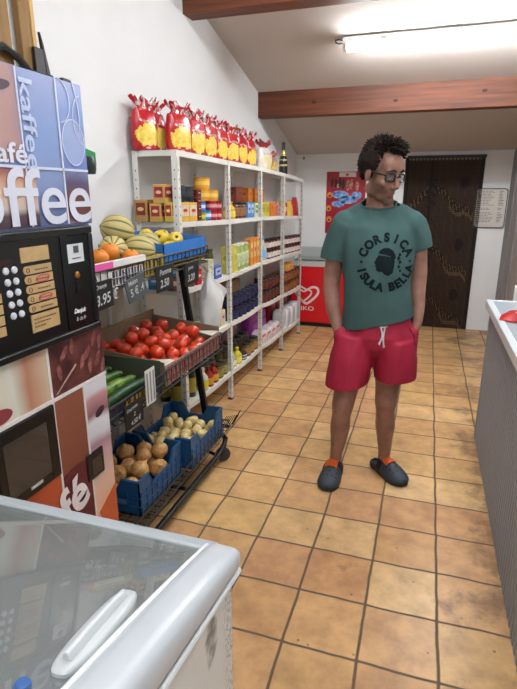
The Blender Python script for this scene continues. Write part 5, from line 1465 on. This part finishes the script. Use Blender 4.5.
RA = [(.250,.70,1.41,.045),(.205,.705,1.30,.046),(.186,.715,1.18,.047,.045),(.184,.705,1.09,.046,.043),(.203,.675,.99,.040,.036),(.234,.650,.895,.030,.026),(.243,.642,.872,.029,.024)]
LA = [(.565,.745,1.41,.042),(.612,.773,1.30,.042),(.620,.79,1.18,.045),(.622,.785,1.09,.045,.041),(.634,.755,1.00,.037,.033),(.637,.732,.935,.029,.025),(.633,.724,.91,.028,.023)]
limb(body, RA); limb(body, LA)
def hand(mb, w, d, side, out):
    """relaxed hand pushed in a pocket: palm, four bent fingers, thumb. w wrist, d pointing direction, side = across the palm towards the thumb, out = back of hand"""
    w, d, side, out = V(w), V(d).normalized(), V(side).normalized(), V(out).normalized()
    mb.loft([[w+d*t+side*(ww*math.cos(a))+out*(hh*math.sin(a)) for a in [2*PI*k/12 for k in range(12)]] for t, ww, hh in ((-.01,.024,.020),(.03,.034,.018),(.07,.041,.016),(.092,.038,.013))])
    for k, (s, L) in enumerate(((.030,.068),(.010,.076),(-.010,.070),(-.029,.054))):
        b = w+d*.082+side*s
        p = [b, b+d*L*.42+out*.002, b+d*L*.75-out*.010, b+d*L*.95-out*.024]
        limb(mb, [(*p[0],.0095),(*p[1],.0090),(*p[2],.0082),(*p[3],.0072)], 8)
    b = w+d*.020+side*.028
    limb(mb, [(*b,.013),(*(b+d*.03+side*.018),.0115),(*(b+d*.062+side*.022-out*.006),.0095)], 8)
hand(body, (.245,.640,.868), (.22,.10,-1), (.25,-.97,.05), (-.97,-.25,-.1))
hand(body, (.632,.722,.905), (-.22,-.03,-1), (-.55,-.83,0), (.83,-.55,0))
# legs
RL = [(.345,.69,.86,.085),(.318,.672,.70,.080),(.295,.648,.53,.064),(.284,.638,.455,.060,.064),(.279,.648,.395,.052),(.271,.674,.31,.056,.062),(.264,.688,.22,.046),(.254,.694,.13,.034,.038),(.250,.694,.075,.034,.040),(.249,.68,.05,.034)]
LL = [(.515,.715,.86,.085),(.512,.722,.70,.080),(.510,.725,.55,.064),(.508,.727,.470,.060,.064),(.508,.745,.405,.051),(.512,.777,.31,.056,.062),(.514,.795,.22,.045),(.516,.803,.13,.034,.038),(.517,.803,.075,.034,.040),(.525,.79,.05,.034)]
limb(body, RL, 16); limb(body, LL, 16)
me = remesh(body, .0055, 3, .5)
# local stubble / lips weights
n = len(me.vertices); st = np.zeros(n, 'f'); lp = np.zeros(n, 'f')
sm = lambda a, b, x: max(0., min(1., (x-a)/(b-a)))
for i, v in enumerate(me.vertices):
    p = HI @ v.co
    if -.2 < p.z < .15 and abs(p.x) < .1 and abs(p.y) < .14:
        # beard: jaw, chin, upper lip
        side = abs(p.x)
        line = -.052 if side < .028 else -.052+.75*(side-.028)
        s = sm(line+.010, line-.010, p.z)*sm(-.150, -.118, p.z)*sm(.000, .02, p.y)
        if side > .05: s = max(s, .8*sm(.005, .02, p.y)*sm(.05, .035, p.y)*sm(.035, .0, p.z)*sm(-.1, -.06, p.z))
        l = sm(1.15, .85, (p.x/.024)**2+((p.z+.071)/.0085)**2)*(1 if p.y > .07 else 0)
        lp[i] = l*.8; st[i] = .66*s*(1-l)
inv = Mx.Translation((-.41, -.68, 0))
me.transform(inv)
for nm, arr in (('stubble', st), ('lips', lp)):
    at = me.attributes.new(nm, 'FLOAT', 'POINT'); at.data.foreach_set('value', arr)
me.materials.clear(); me.materials.append(SKIN)
me.polygons.foreach_set('use_smooth', [True]*len(me.polygons)); me.polygons.foreach_set('material_index', [0]*len(me.polygons)); me.name = 'body'
o = bpy.data.objects.new('body', me); COL.objects.link(o); o.parent = man

def cloth_from(mb, voxel, iters, cuts, name, m, thick=.0025, wr=.004, wscale=7., wdir=None):
    me = remesh(mb, voxel, iters, .5)
    bm = bmesh.new(); bm.from_mesh(me)
    for pco, pno, test in cuts:
        geom = [f for f in bm.faces if test(f.calc_center_median())]
        es = {e for f in geom for e in f.edges}; vs = {v for f in geom for v in f.verts}
        bmesh.ops.bisect_plane(bm, geom=list(geom)+list(es)+list(vs), plane_co=pco, plane_no=pno, clear_outer=True)
    bm.normal_update()
    for v in bm.verts:
        p = v.co*wscale
        if wdir: p = V((p.x*wdir[0], p.y*wdir[1], p.z*wdir[2]))
        d = noise.noise(p)*wr+noise.noise(p*2.3+V((3,1,7)))*wr*.45
        v.co += v.normal*d
    bm.to_mesh(me); bm.free()
    me.transform(inv); me.materials.clear(); me.materials.append(m); me.name = name
    me.polygons.foreach_set('use_smooth', [True]*len(me.polygons))
    me.polygons.foreach_set('material_index', [0]*len(me.polygons))
    o = bpy.data.objects.new(name, me); COL.objects.link(o); o.parent = man
    sd = o.modifiers.new('thickness', 'SOLIDIFY'); sd.thickness = thick; sd.offset = -1.
    return o
def bvh_of(o):
    return BVHTree.FromPolygons([v.co+V((.41,.68,0)) for v in o.data.vertices], [tuple(p.vertices) for p in o.data.polygons])
# t-shirt
sh = MB()
limb(sh, [(.345,.727,1.488,.052),(.295,.715,1.465,.055),(.245,.705,1.425,.062)], 16); limb(sh, [(.462,.733,1.488,.052),(.515,.74,1.465,.055),(.572,.747,1.422,.062)], 16)
shirt = [(.442,.705,.855,.186,.132,-.0),(.440,.703,.93,.184,.132,0),(.430,.70,1.02,.176,.130,0),(.424,.70,1.12,.172,.126,0),(.418,.704,1.24,.174,.126,0),(.410,.713,1.34,.183,.119,0),(.404,.722,1.41,.186,.105,0),(.402,.727,1.46,.158,.086,0),(.402,.729,1.50,.112,.074,0),(.403,.729,1.535,.076,.070,0),(.404,.727,1.56,.066,.066,0)]
sh.loft([ell_ring(x, y, z, rx, ry, pw=.9) for x, y, z, rx, ry, _ in shirt])
limb(sh, [(.245,.70,1.425,.070,.075),(.212,.70,1.35,.070,.072),(.188,.703,1.27,.066,.068),(.182,.705,1.20,.066,.068)], 18)
limb(sh, [(.568,.745,1.425,.068,.072),(.600,.762,1.36,.064,.068),(.620,.777,1.29,.060,.064),(.626,.782,1.23,.060,.064)], 18)
SHIRT = mat('466260', .9, var=.10, scale=9, spec=.25)
nk = V((.404,.722,1.528))
cuts = [((.44,.65,.925), V((.24,0,-1)).normalized(), lambda c: c.z < 1.06),
        (nk, V((.05,-.42,1)).normalized(), lambda c: c.z > 1.44 and abs(c.x-.404) < .11),
        ((.186,.70,1.243), V((-.14,0,-1)).normalized(), lambda c: c.x < .237 and c.z < 1.33 and c.z > 1.1),
        ((.622,.775,1.298), V((.42,0,-1)).normalized(), lambda c: c.x > .606 and c.z < 1.36 and c.z > 1.1)]
shirt_o = cloth_from(sh, .008, 5, cuts, 't_shirt', SHIRT, wr=.0065, wscale=8., wdir=(1.2,1.2,.5))
# collar ring
bv = bvh_of(shirt_o)
mb = MB(); pts = []
for k in range(28):
    a = 2*PI*k/28
    p = nk+V((.070*math.cos(a), .070*math.sin(a), 0)); p.z += -.05*(p.x-nk.x)+.42*(p.y-nk.y)
    q = bv.find_nearest(p)[0]; pts.append(q+V((0,0,.001)))
pts.append(pts[0]); mb.tube(pts, (.0045), 6, cap=False); mb.build('collar', mat('3e5857', .9, spec=.25), shirt_o)
# print on the chest: two arcs of lettering round a head emblem
def project(mb_src, name, m, c, parent, bvh, off=.0022):
    """local (x right, y up) -> onto the cloth, straight back along the chest normal"""
    rt = V((math.cos(YAW), math.sin(YAW), 0)); out = V((math.sin(YAW), -math.cos(YAW), 0))
    P = MB()
    bm = bmesh.new(); bv_ = [bm.verts.new(v) for v in mb_src.v]
    for f in mb_src.f:
        try: bm.faces.new([bv_[i] for i in f])
        except ValueError: pass
    bmesh.ops.triangulate(bm, faces=bm.faces)
    for _ in range(2):
        long_ = [e for e in bm.edges if e.calc_length() > .010]
        if long_:
            bmesh.ops.subdivide_edges(bm, edges=long_, cuts=1); bmesh.ops.triangulate(bm, faces=bm.faces)
    bm.verts.index_update(); Q = MB(); Q.v = [v.co.copy() for v in bm.verts]; Q.f = [[v.index for v in f.verts] for f in bm.faces]; Q.m = [0]*len(Q.f); bm.free(); mb_src = Q
    vs = []
    for v in mb_src.v:
        o_ = V(c)+rt*v.x+V((0,0,1))*v.y+out*.3
        h = bvh.ray_cast(o_, -out)
        p = h[0] if h[0] is not None else V(c)+rt*v.x+V((0,0,1))*v.y
        vs.append(p+out*(off+v.z))
    P.add(vs, mb_src.f); P.m = list(mb_src.m)
    return P.build(name, m, parent, angle=80)
INK = mat('0c1a1e', .85, spec=.2)
pc = (.468, .58, 1.250)
src = MB()
def arc_text(txt, r, a0, a1, h, inside):
    n = len(txt)
    for i, ch in enumerate(txt):
        if ch == ' ': continue
        a = a0+(a1-a0)*i/(n-1)
        vs, fs = text_mesh(ch, .06)
        xs = [p[0] for p in vs]; mx_ = (min(xs)+max(xs))/2
        s = h/.72; rot = a-PI/2 if not inside else a+PI/2
        bx, by = r*math.cos(a), r*math.sin(a)
        # subdivide for the projection is not needed at this size
        src.add([(bx+((p[0]-mx_)*s*.95)*math.cos(rot)-((p[1]-.36)*s)*math.sin(rot), by+((p[0]-mx_)*s*.95)*math.sin(rot)+((p[1]-.36)*s)*math.cos(rot), 0) for p in vs], fs)
rad = math.radians
arc_text('CORSICA', .120, rad(158), rad(24), .040, False)
arc_text('ISULA BELLA', .120, rad(200), rad(345), .040, True)
project(src, 'chest_lettering', INK, pc, shirt_o, bv)
for a in (rad(180), rad(2)):
    src = MB(); cx, cy = .118*math.cos(a), .118*math.sin(a)
    src.add([(cx+(.010 if k % 2 == 0 else .0045)*math.sin(2*PI*k/10), cy+(.010 if k % 2 == 0 else .0045)*math.cos(2*PI*k/10), 0) for k in range(10)]+[(cx, cy, 0)], [(k, (k+1) % 10, 10) for k in range(10)])
    project(src, 'chest_star', INK, pc, shirt_o, bv)
# head emblem with head band: face to the left, knot to the right
src = MB()
face = [(-.032,.030),(-.040,.020),(-.044,.010),(-.050,-.002),(-.043,-.008),(-.045,-.016),(-.040,-.022),(-.040,-.034),(-.028,-.040),(-.015,-.038),(-.004,-.050),(.012,-.056),(.030,-.044),(.034,-.020),(.036,.004),(.030,.022)]
n_ = len(face); src.T = Mx.Scale(1.15, 4)
src.add([(x, y, 0) for x, y in face]+[(-.004, -.008, 0)], [(k, (k+1) % n_, n_) for k in range(n_)])
cap_ = [(-.034,.037),(-.028,.050),(-.012,.060),(.008,.060),(.026,.050),(.036,.034),(.040,.018),(.034,.012),(.016,.026),(-.010,.034)]
n_ = len(cap_); src.add([(x, y, 0) for x, y in cap_]+[(.008, .042, 0)], [(k, (k+1) % n_, n_) for k in range(n_)])
for dx, dy, l in ((.045,.020,.024),(.050,.034,.020),(.052,.004,.022),(.048,-.016,.020),(.056,-.034,.014),(.062,.046,.014)):
    src.add([(dx, dy, 0), (dx+.006, dy+.007, 0), (dx+.004+l*.5, dy-.004, 0), (dx+.004, dy-l*.55, 0)], [(0, 1, 2, 3)])
project(src, 'chest_emblem', INK, pc, shirt_o, bv)

# shorts
so = MB()
so.loft([ell_ring(x, y, z, rx, ry) for x, y, z, rx, ry in [(.438,.705,.96,.160,.118),(.438,.705,.92,.172,.126),(.435,.705,.86,.190,.134),(.432,.703,.80,.185,.118),(.43,.705,.755,.15,.07)]])
limb(so, [(.335,.690,.84,.105,.125),(.312,.672,.72,.116,.128),(.296,.655,.60,.114,.126),(.292,.648,.48,.112,.124)], 20)
limb(so, [(.530,.718,.84,.105,.125),(.543,.722,.72,.116,.126),(.550,.728,.62,.116,.124),(.553,.732,.50,.114,.122)], 20)
limb(so, [(.262,.64,.855,.040),(.272,.65,.77,.052),(.28,.66,.68,.06)], 14); limb(so, [(.612,.715,.875,.038),(.604,.715,.79,.050),(.595,.72,.70,.06)], 14)
SHORT = mat('ab1a3c', .7, var=.12, scale=7)
cuts = [((.295,.65,.588), V((.10,.1,-1)).normalized(), lambda c: c.x < .425 and c.z < .68),
        ((.55,.73,.632), V((.05,.1,-1)).normalized(), lambda c: c.x >= .425 and c.z < .70)]
shorts = cloth_from(so, .008, 4, cuts, 'shorts', SHORT, wr=.010, wscale=6.5, wdir=(1.3,1.3,.6))
bv2 = bvh_of(shorts)
# pocket edges
for pts in (([(.262,.55,.905),(.240,.55,.86),(.225,.56,.80)]), ([(.60,.58,.915),(.625,.60,.87),(.636,.61,.82)])):
    mb = MB(); q = [bv2.ray_cast(V((p[0], .3, p[2])), V((0,1,0)))[0] or V(p) for p in pts]
    mb.tube([p+V((0,-.001,0)) for p in q], .004, 6); mb.build('pocket_edge', mat('8c1430', .75), shorts)
for dx, L, sway in ((0, .085, .012), (.022, .10, -.004)):
    mb = MB(); path = []
    for k in range(8):
        u = k/7; x = .462+dx+sway*math.sin(PI*u); z = .925-L*u
        h = bv2.ray_cast(V((x, .3, z)), V((0,1,0)))[0]; path.append((h or V((x,.56,z)))+V((0,-.006,0)))
    mb.tube(path, .0045, 6); mb.ell(path[-1], (.006,.006,.008), nu=8, nv=6); mb.build('drawstring', mat('d8d0d4', .7), shorts)
mb = MB(); h = [bv2.ray_cast(V((x, .3, z)), V((0,1,0)))[0] for x, z in ((.452,.93),(.462,.942),(.475,.928),(.487,.942),(.495,.93),(.475,.923),(.452,.93))]
mb.tube([p+V((0,-.006,0)) for p in h if p], .0042, 6); mb.build('drawstring_bow', mat('d8d0d4', .7), shorts)

# clogs
def clog(heel, toe, name):
    heel, toe = V((*heel, 0)), V((*toe, 0)); d = (toe-heel); L = d.length; d.normalize(); q = V((-d.y, d.x, 0))
    P = lambda u, s, z: heel+d*(L*u)+q*s+V((0,0,z))
    wid = lambda u: .0585*float(np.interp(u, [0,.03,.1,.3,.5,.7,.84,.93,.98,1.], [.35,.55,.74,.80,.90,1.0,.97,.78,.50,.28]))
    SH = mat('353f49', .6); SO = mat('262c34', .7)
    s_ = MB(); rings = []
    us = [0, .02, .06, .14, .28, .42, .56, .70, .82, .91, .97, 1.]
    for z, k in ((0.0, .93), (.006, 1.0), (.020, 1.02), (.026, .98)):
        up = lambda u: .010*max(0, u-.8)/.2
        rings.append([P(u, wid(u)*k*s, z+up(u)*(.5 if z > 0 else .6)) for s, seq in ((1, us), (-1, us[::-1])) for u in seq])
    s_.loft(rings); sole = s_.build('clog_sole', SO, man, angle=60)
    # upper: dome from toe to instep, open behind
    m_ = MB(); rings = []
    for u in [.33,.36,.42,.5,.58,.66,.74,.82,.89,.95,.985,1.0,1.008]:
        hh = .078*(max(0, 1-((u-.33)/.69)**2.0))**.62; w = wid(u)*1.03*(.3 if u > 1 else 1); hh = hh if u < 1.004 else .004
        rings.append([P(u, w*math.cos(a), .018+(.010*max(0,u-.8)/.2)+hh*math.sin(a)**.85) for a in [PI*k/14 for k in range(15)]])
    m_.loft(rings, cap=False, closed=False)
    # heel cup and low side walls
    rings = []
    for k in range(17):
        a = -PI/2-PI/2*0+0; t_ = k/16
        u = .36*abs(1-2*t_); s = 1 if t_ < .5 else -1
        un = max(.0, u); w = wid(un)
        hz = .050-.014*math.sin(PI*t_)**.5*(-1) if False else .046+.010*math.cos(PI*(1-2*t_))*(-1)
        pos = .0 if abs(1-2*t_) < .12 else 1
        p0 = P(un*1.0, w*s*(1 if abs(1-2*t_) > .10 else abs(1-2*t_)/.10), .018)
        p1 = P(un*1.0+.015, w*.93*s*(1 if abs(1-2*t_) > .10 else abs(1-2*t_)/.10), hz)
        rings.append([p0, p1])
    for k in range(16): m_.add([rings[k][0], rings[k+1][0], rings[k+1][1], rings[k][1]], [(0,1,2,3)])
    up = m_.build('clog_upper', SH, man, angle=70)
    sd = up.modifiers.new('thickness', 'SOLIDIFY'); sd.thickness = .005; sd.offset = 0
    # holes
    h_ = MB()
    for u, ss in ((.50,(-.5,0,.5)),(.60,(-.62,-.22,.22,.62)),(.70,(-.55,0,.55)),(.80,(-.5,-.1,.3,.6)),(.88,(-.3,.25))):
        for s in ss:
            hh = .078*(max(0, 1-((u-.33)/.69)**2.0))**.62; w = wid(u)*1.03
            a = PI/2-s*1.15
            c = P(u, w*math.cos(a), .018+hh*math.sin(a)**.85); nrm = (q*math.cos(a)*.8+V((0,0,math.sin(a)))+d*.35).normalized()
            t1 = nrm.cross(d).normalized(); t2 = t1.cross(nrm)
            h_.add([c+nrm*.0032+t1*(.0042*math.cos(b))+t2*(.0048*math.sin(b)) for b in [2*PI*k/10 for k in range(10)]], [tuple(range(10))])
    h_.build('clog_holes', mat('10141a', .9), up, flat=True)
    # orange strap over the instep with a black buckle side
    st_ = MB(); u = .36; w = wid(u)*1.06
    def strap(a0, a1, du0, du1, r0):
        A = [a0+(a1-a0)*k/8 for k in range(9)]
        for k in range(8):
            pp = []
            for a, uu in ((A[k], du0), (A[k+1], du0), (A[k+1], du1), (A[k], du1)):
                hq = .078*(max(0, 1-((max(.33, u+uu)-.33)/.69)**2.0))**.62
                pp.append(P(u+uu, wid(u+uu)*1.03*r0*math.cos(a), .019+hq*r0*max(0, math.sin(a))**.85))
            nn = V((0,0,1)); st_.prism(pp, q*math.cos((A[k]+A[k+1])/2)*.004+V((0,0,.004)))
    strap(.33*PI, .71*PI, .0, .23, 1.07)
    st_.build('orange_strap', mat('e0621c', .5), up, angle=40)
    st_ = MB()
    strap(.71*PI, .97*PI, -.03, .10, 1.05)
    st_.build('black_strap', mat('17191d', .6), up, angle=40); st_ = MB(); strap(.03*PI, .33*PI, -.03, .10, 1.04)
    for k in range(17):
        pass
    st_.build('black_strap', mat('17191d', .6), up, angle=40)
    return up
clog((.250,.775), (.238,.475), 'right')
clog((.455,.875), (.645,.655), 'left')

# glasses
g = MB(); g.T = HM
def rim(s):
    c = V((s*.034, .104-.006, .004)); pts = []
    for k in range(18):
        a = 2*PI*k/18; px = abs(math.cos(a))**.6*(1 if math.cos(a) > 0 else -1); pz = abs(math.sin(a))**.6*(1 if math.sin(a) > 0 else -1)
        pts.append((c.x+.0255*px, c.y-.010*abs(px*s+.0)*(1 if px*s > 0 else .2), c.z+.0175*pz))
    return pts
for s in (-1, 1):
    p = rim(s); g.tube(p+[p[0]], (.0036, .0046), 6, cap=False)
g.tube([(-.010,.106,.010),(0,.111,.013),(.010,.106,.010)], .003, 6)
for s in (-1, 1): g.tube([(s*.060,.090,.012),(s*.072,.072,.012),(s*.079,.02,.010),(s*.0815,-.012,.008),(s*.0795,-.035,-.012)], (.0022,.0042), 6)
gl_o = g.build('glasses', mat('14161c', .25, coat=.4), man, angle=50)
for s in (-1, 1):
    g = MB(); g.T = HM; p = rim(s); g.add([(0.+q[0], q[1]+.0005, q[2]) for q in p], [tuple(range(18))])
    g.build('lens', glass_mat('spectacle_lens', '8a949c', .03), gl_o, flat=True)
for s in (-1, 1):
    e = MB(); e.T = HM; e.ell((s*.032,.0845,.005), (.0125,.0085,.0085), nu=14, nv=8); e.build('eyelid', mat('a06e5a', .5), man)
    e = MB(); e.T = HM; e.ell((s*.032,.0868,.0015), (.0095,.0075,.0042), nu=12, nv=6); e.build('eye', mat('d0c8c4', .2), man)
    e = MB(); e.T = HM; e.tube([(s*.012,.0975,.0315),(s*.030,.0985,.0365),(s*.052,.0865,.030)], [(.003,.004),(.0035,.0055),(.002,.003)], 6); e.build('eyebrow', mat('2c201a', .9), man)

# hair: a close cap plus many locks, short at the sides, long and tousled on top
HAIR = mat('2a1c14', .8, c2='120c09', scale=90, spec=.2)
hmb = MB(); hmb.T = HM
nu, nv = 40, 24
cv = {}
def hair_r(d):   # direction in head space -> point on the scalp
    return V((d.x*.0795, d.y*.1025-.018, d.z*.0955+.040))
def hairline(d):
    p = hair_r(d)
    az = math.atan2(abs(p.x), p.y+.018)     # 0 front .. pi back
    zl_ = np.interp(az, [0, .35, .6, .78, .92, 1.1, 1.35, 1.6, 2.1, 2.6, PI], [.093, .093, .104, .09, .040, -.012, -.018, -.006, -.050, -.070, -.075])
    return p.z-zl_
vs = []; idx = {}; fs = []
for i in range(nv+1):
    for j in range(nu):
        th = PI*.80*i/nv; ph = 2*PI*j/nu
        d = V((math.sin(th)*math.sin(ph), math.sin(th)*math.cos(ph), math.cos(th)))
        p = hair_r(d); dn = (p-V((0,-.018,.04))).normalized(); hl = hairline(d)
        thick = .004+.011*max(0, min(1, hl/.05))+.004*noise.noise(p*60)
        vs.append((d, p+dn*thick, hl))
for i in range(nv):
    for j in range(nu):
        q = [i*nu+j, i*nu+(j+1) % nu, (i+1)*nu+(j+1) % nu, (i+1)*nu+j]
        if min(vs[k][2] for k in q) > -.004: fs.append(q)
hmb.add([v[1] for v in vs], fs)
rnd = random.Random(11)
cnt = 0
while cnt < 1300:
    th = math.acos(1-rnd.random()*1.75); ph = rnd.uniform(0, 2*PI)
    d = V((math.sin(th)*math.sin(ph), math.sin(th)*math.cos(ph), math.cos(th)))
    hl = hairline(d)
    if hl < .003: continue
    p = hair_r(d)
    topf = max(0., min(1., (p.z-.072)/.045))          # how much on top
    front = max(0., min(1., (p.y+.03)/.09))
    nrm = (p-V((0,-.018,.04))).normalized()
    if topf > .05:
        L = (.016+(.016+.036*front)*topf)*rnd.uniform(.65, 1.2)
        flow = V((.25*rnd.uniform(-1, 1)+.15, .42*front-.10+rnd.uniform(-.3,.3)+.25*front, .85+rnd.uniform(-.15,.25)))
        dirn = (nrm*.45+flow*.62*topf+V((0,.25,.1))*front).normalized(); curl = V((rnd.uniform(-.6,.6), .8*front-.35, -.75))
        r = rnd.uniform(.0032, .0058)
    else:
        L = .017*rnd.uniform(.7, 1.3); dirn = (nrm*.55+V((rnd.uniform(-.2,.2),-.55,-.55))).normalized(); curl = V((0,-.1,-.2)); r = .0034
    b = p+nrm*.004
    pts = [b, b+dirn*L*.4, b+dirn*L*.75+curl*L*.16, b+dirn*L+curl*L*.42]
    hmb.tube(pts, [r, r*1.05, r*.75, r*.15], 4); cnt += 1
# a few stray wisps standing up on the crown
for k in range(34):
    x, y = rnd.uniform(-.045,.02), rnd.uniform(-.065,.0); z = .040+.0955*math.sqrt(max(.1, 1-(x/.08)**2-((y+.018)/.10)**2))
    d_ = V((rnd.uniform(-.5,.3), rnd.uniform(-.5,.4), 1)).normalized(); L = rnd.uniform(.025,.048)
    hmb.tube([V((x,y,z)), V((x,y,z))+d_*L*.6, V((x,y,z))+d_*L+V((rnd.uniform(-.01,.01), rnd.uniform(-.01,.01), 0))], [.0016,.0012,.0004], 3)
hmb.build('hair', HAIR, man, angle=60)

# ------------------------------------------------------------------ daylight from the shop front behind, view settings
w = bpy.data.worlds.new('world'); bpy.context.scene.world = w; w.use_nodes = True
bg = w.node_tree.nodes['Background']; bg.inputs[0].default_value = lin('dfe8f2'); bg.inputs[1].default_value = .55
sc = bpy.context.scene
sc.view_settings.view_transform = 'Standard'; sc.view_settings.look = 'None'; sc.view_settings.gamma = 1.
sc.view_settings.use_curve_mapping = False; sc.view_settings.exposure = 1.42
